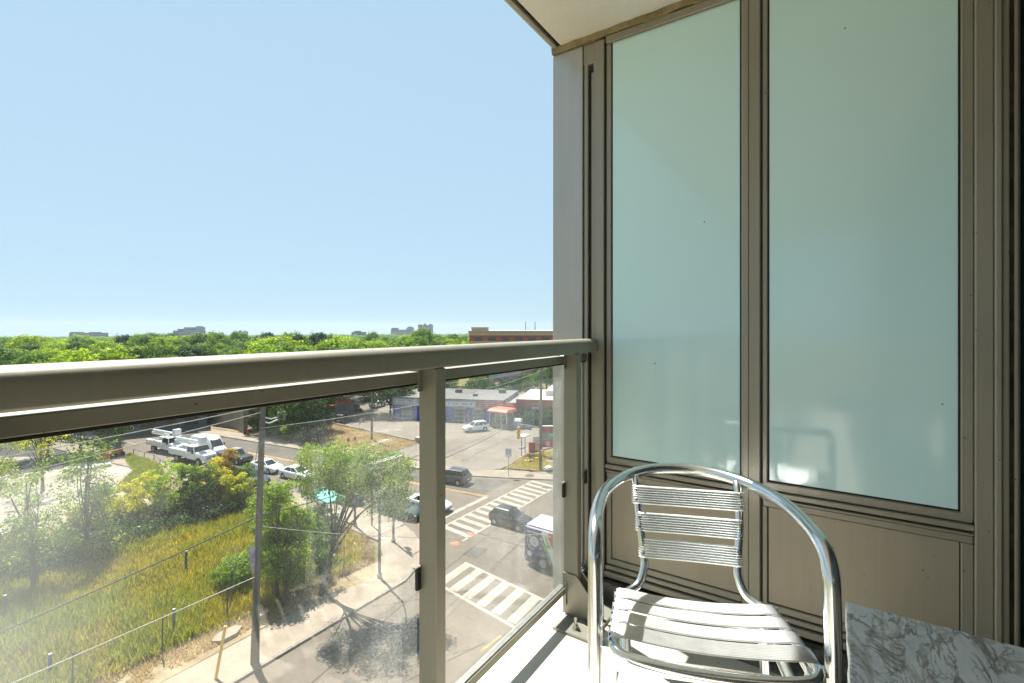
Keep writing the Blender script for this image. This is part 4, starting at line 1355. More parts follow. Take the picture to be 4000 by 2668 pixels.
MB().bbox(.2, 2.35, -.02, .03, .38, .62, .02).build('bumper', 'bus_skirt', bus)
# ================================================================ BUILDINGS ACROSS THE AVENUE
pm('blue_paint', (0.055, 0.075, 0.30), rough=0.6, var=0.12, scale=1.0)
pm('pale_wall', (0.36, 0.37, 0.40), rough=0.8, var=0.1, scale=0.8)
pm('grey_wall', (0.22, 0.21, 0.20), rough=0.85, var=0.12, scale=0.7)
pm('dark_bay', (0.018, 0.018, 0.018), rough=0.7)
pm('sign_white', (0.62, 0.63, 0.66), rough=0.5, var=0.05)
pm('sign_red', (0.40, 0.04, 0.045), rough=0.5, var=0.1)
pm('sign_pink', (0.52, 0.33, 0.37), rough=0.6, var=0.05)
pm('awning_red', (0.62, 0.10, 0.055), rough=0.6, var=0.08)
pm('brown_wall', (0.19, 0.155, 0.125), rough=0.9, var=0.15, scale=0.8)
pm('roof_gravel', (0.15, 0.145, 0.14), rough=0.95, var=0.12, scale=1.0)
pm('roof_white', (0.58, 0.52, 0.48), rough=0.8, var=0.08)
pm('brick_red', (0.36, 0.12, 0.095), rough=0.9, var=0.15, scale=2.0)
pm('tan_stone', (0.52, 0.37, 0.22), rough=0.85, var=0.08)
pm('concrete', (0.36, 0.34, 0.31), rough=0.9, var=0.12, scale=1.0)
pm('far_wall', (0.24, 0.255, 0.28), rough=0.9, var=0.05)
pm('far_dark', (0.09, 0.105, 0.13), rough=0.9, var=0.05)
pm('wood_pole', (0.165, 0.145, 0.122), rough=0.95, var=0.25, scale=3.0, bump=0.4, bscale=40, stretch=(1, 1, 0.12))
pm('galv', (0.19, 0.19, 0.185), rough=0.5, metal=0.4, var=0.08)
pm('signal_yellow', (0.62, 0.30, 0.03), rough=0.5, var=0.06)
pm('cable_black', (0.03, 0.03, 0.03), rough=0.6)
pm('cable_pale', (0.50, 0.46, 0.40), rough=0.45, var=0.1)
pm('blue_cap', (0.03, 0.10, 0.20), rough=0.5)
pm('teal_roof', (0.13, 0.42, 0.38), rough=0.45, var=0.08)
pm('hydrant_red', (0.45, 0.04, 0.03), rough=0.5)
pm('barrel_orange', (0.60, 0.13, 0.03), rough=0.6)
pm('yellow_guard', (0.62, 0.42, 0.04), rough=0.5, var=0.08)
pm('timber', (0.44, 0.36, 0.22), rough=0.9, var=0.15, scale=4, stretch=(0.2, 1, 1))
pm('flag_cloth', (0.42, 0.36, 0.46), rough=0.8, var=0.3, scale=3)
pm('green_lit', (0.05, 0.35, 0.16), rough=0.5, emit=0.15)
pm('sign_blue', (0.05, 0.08, 0.26), rough=0.5)
pm('flower_orange', (0.6, 0.22, 0.08), rough=0.8)
pm('ivy', (0.05, 0.09, 0.03), rough=0.9, var=0.4, scale=6, bump=0.8, bscale=12)
pm('plastic_bag', (0.55, 0.54, 0.52), rough=0.5, var=0.15)
window_glass('far_glass', (0.05, 0.07, 0.09), 0.1)

GA = math.atan2(-.93, .37)
gar = thing('garage', 'low blue and pale garage with dark repair bays across the avenue', 'building', (64.5, 72.0, 0.1), GA)
def gbox(par, name, x0, x1, y0, y1, z0, z1, mat, b=0.02):
    return MB().bbox(x0, x1, y0, y1, z0, z1, b).build(name, mat, par)
gbox(gar, 'wall', 0.9, 23.0, 0.25, 14.0, 0, 4.0, 'pale_wall')
gbox(gar, 'wall', 0.9, 23.0, 0.0, 0.248, 2.75, 4.2, 'pale_wall')
gbox(gar, 'roof', 0.7, 23.2, -0.1, 14.2, 4.205, 4.38, 'roof_gravel')
for x0, x1 in ((0.9, 2.7), (5.0, 8.0), (10.6, 13.4), (15.8, 17.1), (19.3, 23.0)):
    gbox(gar, 'blue_pier', x0, x1, -0.02, 0.246, 0, 2.72, 'blue_paint')
for x0, x1 in ((2.7, 5.0), (8.0, 10.6), (13.4, 15.8), (17.1, 19.3)):
    bay = gbox(gar, 'repair_bay', x0, x1, 0.252, 0.32, 0, 2.74, 'dark_bay')
    for z in (0.7, 1.4, 2.1):
        gbox(gar, 'bay_panel', x0 + .1, x1 - .1, 0.235, 0.25, z - .28, z + .28, 'grey_wall')
sg = gbox(gar, 'sign_board', 1.6, 5.6, -0.12, -0.02, 3.0, 3.95, 'sign_white')
def dummy_writing(par, x0, x1, y, z, h, mat, seed, gap=0.35):
    """Rows of short strokes: lettering too far off to read."""
    r = random.Random(seed)
    mb = MB()
    x = x0
    while x < x1:
        w = r.uniform(.12, .3) * h * 2
        if r.random() < .82:
            mb.box(x, min(x + w * .35, x1), y - .012, y, z - h / 2, z + h / 2)
            mb.box(x + w * .36, min(x + w * .75, x1 + .2), y - .012, y, z + r.choice((-.5, .1)) * h, z + r.choice((.25, .5)) * h)
        x += w * (1 + gap)
    return mb.build('lettering', mat, par)
dummy_writing(sg, 1.8, 5.3, -0.122, 3.7, .28, 'far_dark', 1)
dummy_writing(sg, 1.9, 5.2, -0.122, 3.25, .24, 'far_dark', 2)
sg2 = gbox(gar, 'sign_board', 11.2, 17.6, -0.12, -0.02, 3.0, 3.85, 'sign_white')
dummy_writing(sg2, 11.5, 17.3, -0.122, 3.45, .4, 'blue_paint', 3)
sg3 = gbox(gar, 'sign_board', 18.0, 25.4, -0.14, -0.02, 3.0, 4.0, 'sign_red')
dummy_writing(sg3, 18.3, 21.4, -0.142, 3.72, .24, 'sign_white', 4)
dummy_writing(sg3, 18.3, 21.6, -0.142, 3.3, .26, 'sign_white', 5)
dummy_writing(sg3, 22.0, 25.2, -0.142, 3.5, .6, 'sign_pink', 6)
for x, y, s in ((6, 5, .7), (11, 8, .9), (16, 4, .6), (20, 9, 1.0)):
    gbox(gar, 'roof_unit', x, x + s * 1.4, y, y + s, 4.385, 4.385 + s * .8, 'galv')

shop = thing('shop_building', 'brown low shop with dark red fascia and pale flat roof', 'building', (64.5, 72.0, 0.1), GA)
gbox(shop, 'wall', 25.5, 44, 1.2, 16, 0, 3.6, 'brown_wall')
fs = gbox(shop, 'fascia', 25.3, 44.2, 0.95, 1.198, 3.2, 4.55, 'brick_red')
gbox(shop, 'roof', 25.4, 44.1, 1.2, 16.2, 4.3, 4.45, 'roof_white')
gbox(shop, 'roof_step', 30.0, 44.1, 7.0, 16.1, 4.46, 5.5, 'roof_white')
gbox(shop, 'wall', 23.02, 25.48, 2.5, 14.0, 0, 3.6, 'grey_wall')
for x in (27.5, 31.0, 34.5):
    w = gbox(shop, 'window', x, x + 2.4, 1.14, 1.199, 1.0, 2.8, 'car_glass')
    gbox(shop, 'pane_bar', x + 1.17, x + 1.23, 1.12, 1.139, 1.0, 2.8, 'galv')
gbox(shop, 'notice', 28.3, 29.6, 1.08, 1.118, 2.85, 3.15, 'sign_white')

kio = thing('kiosk', 'small glazed kiosk with red roof beside the blue garage', 'kiosk', (69.5, 47.4, 0.15), 0)
gbox(kio, 'base_wall', 0, 2.6, 0, 3.7, 0, .85, 'brown_wall')
for y0, y1 in ((0.08, 1.1), (1.28, 2.35), (2.55, 3.6)):
    gbox(kio, 'window', -.02, .06, y0, y1, .95, 2.6, 'car_glass', .005)
for y0 in (-.02, 1.12, 2.38, 3.6):
    gbox(kio, 'post', -.04, .12, y0, y0 + .14, .852, 2.72, 'sign_white', .01)
gbox(kio, 'window', .1, 2.5, -.02, .05, .95, 2.6, 'car_glass', .005)
gbox(kio, 'wall', .13, 2.6, .06, 3.65, .852, 2.7, 'pale_wall')
MB().loft([[(-.55, -.35, 2.72), (2.9, -.35, 2.72), (2.9, 4.0, 2.72), (-.55, 4.0, 2.72)], [(-.5, -.3, 2.95), (2.9, -.3, 2.95), (2.9, 3.95, 2.95), (-.5, 3.95, 2.95)], [(.3, -.1, 3.28), (2.8, -.1, 3.28), (2.8, 3.75, 3.28), (.3, 3.75, 3.28)]]).build('roof', 'awning_red', kio)
for y in (0.7, 2.6):
    MB().cyl((-.6, y, 0), .07, 1.05, 10).build('bollard', 'yellow_guard', kio, True)
ice = thing('ice_chest', 'pale blue ice chest standing right of the kiosk', 'ice chest', (70.6, 45.2, 0.15), 0.1)
gbox(ice, 'body', 0, .8, 0, 1.5, 0, 1.3, 'pale_wall')
MB().loft([[(-.03, 0, 1.302), (.8, 0, 1.302), (.8, 1.5, 1.302), (-.03, 1.5, 1.302)], [(.25, 0, 1.75), (.8, 0, 1.75), (.8, 1.5, 1.75), (.25, 1.5, 1.75)]]).build('sloping_lid', 'sign_white', ice)

con = thing('container', 'grey container with bright red roof in the far car park', 'container', (57.2, 79.6, 0.15), math.atan2(2.0, 6.6))
gbox(con, 'body', 0, 7.0, 0, 3.4, 0, 2.75, 'grey_wall')
for k in range(18):
    gbox(con, 'rib', .15 + k * .385, .3 + k * .385, -.045, -.001, .15, 2.6, 'grey_wall', .01)
MB().loft([[(-.2, -.25, 2.75), (7.2, -.25, 2.75), (7.2, 3.65, 2.75), (-.2, 3.65, 2.75)], [(-.2, -.25, 2.87), (7.2, -.25, 2.87), (7.2, 3.65, 3.35), (-.2, 3.65, 3.35)]]).build('roof', 'awning_red', con)

bb = thing('billboard', 'pink billboard with green writing and a green figure behind the garage', 'billboard', (104.0, 70.6, 0), HEAD - PI / 2)
gbox(bb, 'panel', -4.9, 3.4, 0, .25, 3.7, 7.4, 'sign_pink', .03)
for x in (-3.5, 2.0):
    MB().cyl((x, .3, 0), .15, 7, 10).build('post', 'galv', bb, True)
lettering('Free', 1.15, 'teal_roof', bb, (1.0, -.006, 6.0), (PI / 2, 0, 0))
gbox(bb, 'underline', .8, 2.2, -.012, -.002, 4.98, 5.12, 'sign_red', .001)
fig = MB().prism([(-3.9, 4.4), (-3.8, 5.6), (-3.4, 6.3), (-2.95, 6.5), (-2.7, 5.95), (-2.2, 5.9), (-1.4, 6.05), (-1.35, 5.7), (-2.4, 5.4), (-2.7, 4.9)], 'y', -.014, -.002).build('printed_figure', 'teal_roof', bb)
MB().prism([(-3.6, 4.38), (-2.6, 4.85), (-1.6, 4.4), (-1.4, 4.0), (-1.6, 3.75), (-2.6, 4.3), (-3.5, 3.75), (-3.8, 3.75)], 'y', -.018, -.004).build('printed_figure', 'brown_wall', bb)

br = thing('brick_building', 'red brick building with tan cornice rising behind the handrail', 'building', (139.0, 88.0, 0), HEAD - PI / 2)
gbox(br, 'wall', -18.5, 62, 0, 40, -6, 15.2, 'brick_red', .05)
gbox(br, 'cornice', -18.7, 62.2, -.25, 40.2, 15.21, 16.4, 'tan_stone', .05)
gbox(br, 'coping', -18.8, 62.3, -.4, 40.3, 16.41, 16.85, 'concrete', .05)
gbox(br, 'stone_band', -18.6, 62.1, -.12, -.01, 12.6, 13.3, 'tan_stone', .03)
gbox(br, 'stone_band', -18.6, 62.1, -.12, -.01, 8.6, 9.2, 'tan_stone', .03)
gbox(br, 'penthouse', -17.8, -12.2, 1.2, 8, 16.86, 17.1, 'brick_red', .03)
gbox(br, 'penthouse', -17.8, -12.2, 1.2, 8, 17.11, 17.9, 'tan_stone', .03)
gbox(br, 'penthouse_coping', -18.0, -12.0, 1.0, 8.2, 17.91, 18.1, 'tan_stone', .03)
for k in range(14):
    for z in (4.2, 9.6, 13.35):
        gbox(br, 'window', -16.5 + k * 4.6, -14.0 + k * 4.6, -.09, -.001, z, z + (2.2 if z < 13 else 1.3), 'far_glass', .02)

dk = thing('dark_building', 'dark grey low building beside the side lot at the end of the avenue', 'building', (32.6, 96.0, 0), math.atan2(-4.0, 9.0))
gbox(dk, 'wall', -7, 9, 0, 14, 0, 5.5, 'far_dark')
gbox(dk, 'parapet', -7.2, 9.2, -.15, 14.2, 5.51, 6.0, 'grey_wall')
for k in range(5):
    gbox(dk, 'window', -6.2 + k * 3.0, -4.4 + k * 3.0, -.05, -.001, 1.0, 3.8, 'car_glass')
gbox(dk, 'corner_pier', -7.5, -7.02, -.1, .6, 0, 6.2, 'sign_white')

# far towers over the trees
def far_block(name, label, az_px, d, parts, cat='building'):
    """A building seen over the trees; parts = (name, x0, x1, z0, z1, depth, material) in metres along its front."""
    t_ = (az_px - 2000) / 1870
    x = d * (math.cos(HEAD) + math.sin(HEAD) * t_)
    y = d * (math.sin(HEAD) - math.cos(HEAD) * t_)
    o = thing(name, label, cat, (x, y, land(x, y)), HEAD - PI / 2 - math.atan(t_))
    up_ = -13.0 - land(x, y)
    for nm, x0, x1, z0, z1, y0, dep, m in parts:
        MB().box(x0, x1, y0, y0 + dep, z0 + (up_ if z0 else 0), z1 + up_).build(nm, m, o)
    return o
def rows(x0, x1, z0, n, step, y=-.3, h=1.4, m='far_dark'):
    return [('window_row', x0, x1, z0 + k * step, z0 + k * step + h, y, .28, m) for k in range(n)]
far_block('office_building', 'stepped pale office building on the horizon left of the centre', 742, 1300, [('wall', -38, 36, 0, 22.5, 0, 30, 'far_wall'), ('tower', -14, 35, 22.6, 31.5, 3, 24, 'far_wall'), ('wing', -28, -14.2, 22.6, 27, 3, 20, 'far_dark'), ('plant_room', 14, 31, 31.6, 34.2, 6, 12, 'far_dark')] + rows(-36, 34, 11, 3, 4) + rows(-8, 12, 24.5, 1, 4, 2.6, 2.5) + rows(-36, -12, 20, 1, 4))
far_block('long_building', 'long low building breaking the tree line at the left', 348, 1300, [('wall', -40, 40, 0, 16.2, 0, 30, 'far_dark'), ('upper_storey', -38, -10, 16.3, 19, 2, 20, 'far_wall'), ('upper_storey', 0, 26, 16.3, 18.6, 2, 20, 'far_wall')] + rows(-38, 38, 11.5, 2, 3, h=1.2, m='far_wall'))
far_block('low_building', 'small dark rooftop just above the trees left of the big bright tree', 854, 1300, [('wall', -12, 12, 0, 15.5, 0, 20, 'far_dark'), ('rooftop', 5, 11, 15.6, 18, 3, 8, 'far_dark')] + rows(-11, 11, 12, 1, 3, m='far_wall'))
far_block('grey_block', 'small grey block with rooftop box above the purple tree', 948, 1300, [('wall', -13, 13, 0, 20, 0, 22, 'far_wall'), ('rooftop', -9, -2, 20.1, 22.6, 3, 8, 'far_dark'), ('rooftop', 2, 9, 20.1, 21.8, 3, 8, 'far_dark')] + rows(-12, 12, 15, 1, 3))
far_block('flat_block', 'flat roofed dark block on the horizon above the cable brackets', 1402, 1300, [('wall', -19, 19, 0, 18.5, 0, 24, 'far_dark'), ('rooftop', -12, 6, 18.6, 21.5, 4, 10, 'far_dark')] + rows(-18, 18, 14.5, 1, 3, m='far_wall'))
far_block('apartment_block', 'hazy stepped apartment block just left of the tall towers', 1575, 1900, [('wall', -48, 44, 0, 22, 0, 30, 'far_wall'), ('upper_storey', -46, -18, 22.1, 29, 2, 22, 'far_dark'), ('upper_storey', 12, 42, 22.1, 30.5, 2, 22, 'far_wall'), ('rooftop', 18, 36, 30.6, 34, 5, 12, 'far_dark')] + rows(-46, 42, 13, 3, 3.5))
tw = far_block('tower_block', 'blue grey cluster of three residential towers on the horizon', 1663, 1900, [('tower', -30, -14, 0, 42.5, 0, 22, 'far_dark'), ('tower', -13.5, 8, 0, 40.5, 6, 22, 'far_wall'), ('tower', 8.5, 29, 0, 41.5, 1, 22, 'far_wall'), ('rooftop', -8, 2, 40.6, 46, 10, 8, 'far_dark'), ('rooftop', 12, 24, 41.6, 44.6, 6, 8, 'far_dark')] + rows(9, 18, 16, 7, 3.6, .7, 1.6) + rows(-12.5, 7, 16, 7, 3.6, 5.7, 1.8))
for px, lab in ((2053, 'left one of two thin chimneys far behind the brick building'), (2090, 'right one of two thin chimneys far behind the brick building')):
    t_ = (px - 2000) / 1870
    d = 2200
    x = d * (math.cos(HEAD) + math.sin(HEAD) * t_)
    y = d * (math.sin(HEAD) - math.cos(HEAD) * t_)
    c = thing('chimney', lab, 'chimney', (x, y, land(x, y)))
    up_ = -13.0 - land(x, y)
    MB().tube([(0, 0, 0), (0, 0, 44 + up_)], [3.0, 2.0], 12).build('stack', 'far_wall', c, True)
    MB().tube([(0, 0, 44 + up_), (0, 0, 56 + up_)], [2.0, 1.8], 12).build('upper_stack', 'far_dark', c, True)

# ================================================================ STREET FURNITURE
def utility_pole(label, x, y, h, r=0.17, lean=(0, 0), arms=(), z0=0.14):
    t = thing('utility_pole', label, 'utility pole', (x, y, z0))
    pts = [(lean[0] * k / 8, lean[1] * k / 8, h * k / 8) for k in range(9)]
    MB().tube(pts, [r * (1.12 - .32 * k / 8) for k in range(9)], 12).build('shaft', 'wood_pole', t, True)
    for z, half in arms:
        f = z / h
        MB().bbox(lean[0] * f - .06, lean[0] * f + .06, lean[1] * f - half, lean[1] * f + half, z - .06, z + .06, .01).build('crossarm', 'wood_pole', t)
        for s in (-1, -.5, .5, 1):
            ins = MB().cyl((lean[0] * f, lean[1] * f + s * half * .92, z + .06), .05, .16, 8).build('insulator', 'galv', t, True)
    return t
up = utility_pole('tall wooden utility pole standing at the kerb in the middle of the left pane', 13.6, 25.55, 15.6, .165, (.55, 0), ((14.6, .9),))
# cable brackets, banner, conduit
MB().tube([(.50, .1, 12.75), (.9, .1, 12.6), (1.35, .1, 12.72), (1.45, .1, 12.75)], .035, 8).build('bracket', 'sign_white', up, True)
MB().tube([(.50, .1, 13.0), (1.0, .1, 12.82), (1.45, .1, 12.86)], .03, 8).build('bracket', 'sign_white', up, True)
for x in (1.4, 1.75):
    MB().cyl((x, .1, 12.62), .07, .5, 8).build('insulator', 'galv', up, True)
MB().bbox(.12, .2, -.2, -.14, .0, 8.0, .01).build('conduit', 'galv', up)
ban = MB()
bp = [(-.45 + .0, 6.35), (.12, 6.30), (.12, 4.75), (-.28, 4.85)]
MB().prism([(-.34, 6.2), (.1, 6.15), (.16, 4.75), (-.10, 4.82)], 'y', -.03, -.012).build('banner', 'flag_cloth', up)
MB().tube([(-.38, -.02, 6.22), (.2, -.02, 6.2)], .02, 6).build('banner_rod', 'galv', up, True)
utility_pole('wooden pole beside the dark trees left of the red roofed container', 48.4, 69.4, 12, .17, (0, 0), ((11, .8),))
pb = utility_pole('grey pole with a box on it standing in the dry verge', 50.9, 60.6, 12, .17, (0, 0), ((11, .8),))
MB().bbox(-.3, .1, -.45, -.1, 3.4, 5.0, .04).build('transformer_box', 'galv', pb)
pr = utility_pole('wooden pole carrying the yellow signal at the right of the glass', 52.0, 30.3, 14, .19, (.3, .1), ((12.9, 1.2),))
MB().tube([(.1, 0, 5.2), (-.3, 1.6, 5.45), (-.35, 3.3, 5.4)], .05, 8).build('mast_arm', 'galv', pr, True)
sg_ = MB().bbox(-.55, -.2, 2.85, 3.2, 3.55, 5.15, .05).build('signal_head', 'signal_yellow', pr)
for z in (3.9, 4.4, 4.9):
    MB().cyl((-.56, 3.02, z), .13, -.16, 12, 'x').build('visor', 'signal_yellow', sg_, True)
MB().bbox(-.42, -.36, 1.1, 2.6, 4.9, 5.3, .01).build('street_sign', 'sign_blue', pr)
MB().bbox(-.35, -.05, -.5, -.2, 2.0, 2.6, .04).build('pedestrian_signal', 'signal_yellow', pr)
# traffic signal pole on the near corner
tl = thing('traffic_light', 'thin traffic light pole with yellow signals on the near street corner', 'traffic light', (27.7, 30.3, 0.15))
MB().tube([(0, 0, 0), (0, 0, 6.4)], [.10, .07], 10).build('pole', 'galv', tl, True)
MB().cyl((0, 0, 0), .17, .25, 10).build('base', 'galv', tl, True)
for dx, dy in ((.42, .08), (-.02, -.42)):
    hd = MB().bbox(dx - .16, dx + .16, dy - .16, dy + .16, 3.55, 4.45, .04).build('signal_head', 'signal_yellow', tl)
    for z in (3.7, 4.0, 4.3):
        MB().cyl((dx, dy + .16, z), .11, .14, 10, 'y').build('visor', 'signal_yellow', hd, True)
MB().tube([(0, 0, 5.9), (1.3, .2, 6.25), (3.4, .5, 6.4)], [.05, .045, .04], 8).build('mast_arm', 'galv', tl, True)
# street lamps
def street_lamp(label, x, y, h, arm):
    t = thing('street_lamp', label, 'street lamp', (x, y, 0.15))
    MB().tube([(0, 0, 0), (0, 0, h)], [.11, .075], 10).build('pole', 'galv', t, True)
    MB().cyl((0, 0, 0), .17, .35, 10).build('base', 'concrete', t, True)
    a = catmull([(0, 0, h - .5), (arm[0] * .12, arm[1] * .12, h + .25), (arm[0] * .5, arm[1] * .5, h + .75), (arm[0], arm[1], h + 1.0)], 5)
    MB().tube(a, .035, 8).build('arm', 'sign_white', t, True)
    e = Vector(arm).normalized()
    c = Vector((arm[0], arm[1], h + 1.0))
    MB().tube([c - Vector((e.x, e.y, 0)) * .1, c + Vector((e.x, e.y, 0)) * .15, c + Vector((e.x, e.y, 0)) * .6], [.05, .12, .07], 10, True, .45).build('lamp_head', 'sign_white', t, True)
    return t
street_lamp('street lamp by the bus shelter with white curved arm over the avenue', 28.0, 35.6, 6.0, (3.4, .1))
street_lamp('slim street lamp pole rising from the near pavement beside the big tree', 23.2, 26.8, 6.8, (-1.6, -1.7))
sp = thing('small_post', 'short dark post on the pavement behind the street corner', 'post', (28.9, 34.4, 0.15))
MB().cyl((0, 0, 0), .06, 3.0, 8).build('pole', 'cable_black', sp, True)
MB().bbox(-.05, .05, -.16, .16, 2.2, 3.1, .02).build('sign_plate', 'galv', sp)
# no-entry style sign on the far kerb
st = thing('sign_post', 'thin street sign on the far pavement in front of the car park', 'street sign', (47.6, 32.2, 0.14), HEAD - PI / 2)
MB().cyl((0, 0, 0), .035, 3.3, 8).build('post', 'galv', st, True)
MB().bbox(-.38, .38, -.045, -.036, 2.35, 3.35, .005).build('plate', 'sign_white', st)
MB().tube([(.22 * math.cos(a), -.05, 2.95 + .22 * math.sin(a)) for a in [k * PI / 8 for k in range(17)]], .035, 6, False).build('symbol_ring', 'cable_black', st)
# bus shelter
sh = thing('bus_shelter', 'bus shelter with flat teal roof behind the feathery tree', 'bus shelter', (27.0, 38.4, 0.15), -0.12)
MB().bbox(-1.0, 1.0, -2.1, 2.1, 2.45, 2.62, .03).build('roof', 'teal_roof', sh)
for x in (-.85, .85):
    for y in (-1.9, 0, 1.9):
        MB().cyl((x, y, 0), .045, 2.46, 8).build('post', 'galv', sh, True)
MB().box(-.87, -.855, -1.85, 1.85, .25, 2.3).build('glass_pane', 'clear_glass', sh)
for y in (-1.9, 1.9):
    MB().box(-.8, .5, y - .006, y + .006, .25, 2.3).build('glass_pane', 'clear_glass', sh)
MB().bbox(-.75, -.35, -1.4, 1.4, .42, .48, .01).build('bench', 'timber', sh)
# pylon sign of the filling station
py = thing('pylon_sign', 'red and white pylon sign with green price display at the glass edge', 'sign', (57.6, 33.0, 0.15), HEAD - PI / 2 + 0.1)
for x in (-.3, 1.7):
    MB().bbox(x - .1, x + .1, -.1, .1, 0, 4.2, .02).build('post', 'sign_white', py)
MB().bbox(-.6, 2.2, -.16, .16, 3.3, 4.1, .03).build('red_panel', 'sign_red', py)
MB().bbox(-.6, 2.2, -.18, .18, 4.11, 4.25, .02).build('cap', 'sign_white', py)
MB().bbox(-.6, 2.2, -.15, .15, 2.3, 3.29, .03).build('price_panel', 'grey_wall', py)
MB().bbox(.65, 1.35, -.17, -.151, 2.75, 3.2, .005).build('price_display', 'green_lit', py)
lettering('.9', .4, 'sign_white', py, (1.02, -.175, 2.97), (PI / 2, 0, 0))
MB().bbox(-.6, 2.2, -.15, .15, 1.3, 2.29, .03).build('red_panel', 'sign_red', py)
MB().prism([(.5 + .3 * math.cos(k * PI / 8), 1.8 + .38 * math.sin(k * PI / 8)) for k in range(16)], 'y', -.17, -.152).build('emblem', 'sign_pink', py)
for nm, x, y, w, h, mt, lab in (('yard_sign', 56.8, 34.5, .9, 1.9, 'sign_red', 'small upright red sign beside the flower bed'), ('yard_sign', 57.8, 34.3, 1.1, 2.6, 'sign_white', 'white board on legs between the flower bed and the pole'), ):
    t = thing(nm, lab, 'sign', (x, y, .15), HEAD - PI / 2)
    MB().bbox(-w / 2, w / 2, -.05, .05, .5, h, .01).build('board', mt, t)
    for s in (-1, 1):
        MB().bbox(s * w * .4 - .03, s * w * .4 + .03, -.04, .04, 0, .5, .005).build('leg', 'galv', t)
    dummy_writing(t, -w * .4, w * .4, -.052, h * .75, .18, 'far_dark', int(x * 10))
MB().bbox(54.9, 59.2, 35.7, 37.2, 3.0, 3.1, .02)
can = thing('pump_canopy', 'small cream canopy behind the corner verge', 'canopy', (56.8, 35.9, .15), 0.2)
MB().bbox(-.9, .9, -.6, .6, 2.6, 2.75, .02).build('roof', 'cable_pale', can)
for x in (-.7, .7):
    MB().bbox(x - .05, x + .05, -.05, .05, 0, 2.6, .01).build('post', 'galv', can)
gb = thing('rubbish_bag', 'crumpled pale rubbish bag lying at the foot of the right pole', 'rubbish bag', (52.5, 29.4, .15))
def lump(r, seed, sx=1.0, sz=0.6, n=10):
    rings = []
    for i in range(n + 1):
        ph = PI * i / n
        ring = []
        for k in range(14):
            a = 2 * PI * k / 14
            q = Vector((math.sin(ph) * math.cos(a), math.sin(ph) * math.sin(a), math.cos(ph)))
            f = r * (1 + .35 * mnoise.noise(q * 2.2 + Vector((seed, 0, 0))))
            ring.append((q.x * f * sx, q.y * f, max(-.02, (q.z + .7) * f * sz)))
        rings.append(ring)
    return MB().loft(rings)
lump(.5, 3.0).build('bag', 'plastic_bag', gb)
lump(.25, 9.0).build('bag', 'plastic_bag', gb, False, (.35, -.3, .1))
fb = thing('flower_bed', 'patch of orange and yellow flowers on the corner verge', 'flower bed', (55.2, 33.6, .16))
for k in range(9):
    lump(.22, k * 1.7, 1, .7).build('plant', ('flower_orange', 'yellow_guard', 'ivy')[k % 3], fb, False, (random.uniform(-1.3, 1.6), random.uniform(-.6, .8), 0))
hy = thing('fire_hydrant', 'red fire hydrant on the far pavement below the ivy', 'hydrant', (41.9, 80.6, .15))
MB().tube([(0, 0, 0), (0, 0, .7), (0, 0, .8), (0, 0, .92)], [.15, .15, .18, .06], 12).build('barrel', 'hydrant_red', hy, True)
MB().cyl((-.24, 0, .55), .07, .48, 10, 'x').build('nozzle', 'hydrant_red', hy, True)
# roadside boards on the verge
for x, y, lab in ((46.9, 61.2, 'left one of two small red notices staked in the dry verge'), (48.0, 61.0, 'right one of two small red notices staked in the dry verge')):
    t = thing('stake_sign', lab, 'sign', (x, y, .15), HEAD - PI / 2 + .3)
    MB().bbox(-.16, .16, -.02, .02, .45, 1.05, .004).build('board', 'brick_red', t)
    MB().bbox(-.02, .02, -.019, .019, 0, .5, .002).build('stake', 'timber', t)
t = thing('flag_sign', 'small purple and red sign on a thin mast at the car park edge', 'sign', (54.7, 68.4, .15), HEAD - PI / 2)
MB().cyl((0, 0, 0), .03, 4.0, 8).build('mast', 'galv', t, True)
MB().bbox(.05, 1.0, -.02, .02, 1.3, 2.0, .004).build('board', 'sign_pink', t)
MB().bbox(.6, .95, -.03, -.021, 1.4, 1.9, .002).build('red_figure', 'sign_red', t)
blk = MB().bbox(53.6, 54.4, 52.9, 53.9, .15, .95, .05)
tag(blk.build('concrete_block', 'concrete'), 'pale concrete block at the end of the car park kerb', 'concrete block')
rb = MB().bbox(59.2, 60.4, 37.7, 38.2, .153, .32, .04)
tag(rb.build('wheel_stop', 'grey_wall'), 'dark wheel stop lying in the car park by the verge', 'wheel stop')

# retaining wall with ivy at the bend of the avenue
rw = thing('retaining_wall', 'pinkish sloping retaining wall at the end of the far pavement', 'wall', (0, 0, 0))
MB().add([(41.9, 81.9, .1), (43.2, 88.6, .1), (42.4, 98, .1), (42.6, 98, 6.2), (43.5, 88.8, 5.2), (42.2, 82.0, 4.4), (42.4, 81.9, .1), (43.8, 88.5, .1), (43.0, 98, .1), (43.1, 98, 6.2), (44.0, 88.7, 5.2), (42.7, 81.9, 4.4)], [(0, 1, 4, 5), (1, 2, 3, 4), (6, 11, 10, 7), (7, 10, 9, 8), (5, 4, 10, 11), (4, 3, 9, 10), (0, 5, 11, 6), (2, 8, 9, 3)]).build('wall_face', 'pavement', rw)
MB().bbox(41.75, 41.88, 81.6, 81.75, .1, 4.6, .02).build('end_post', 'wood_pole', rw)

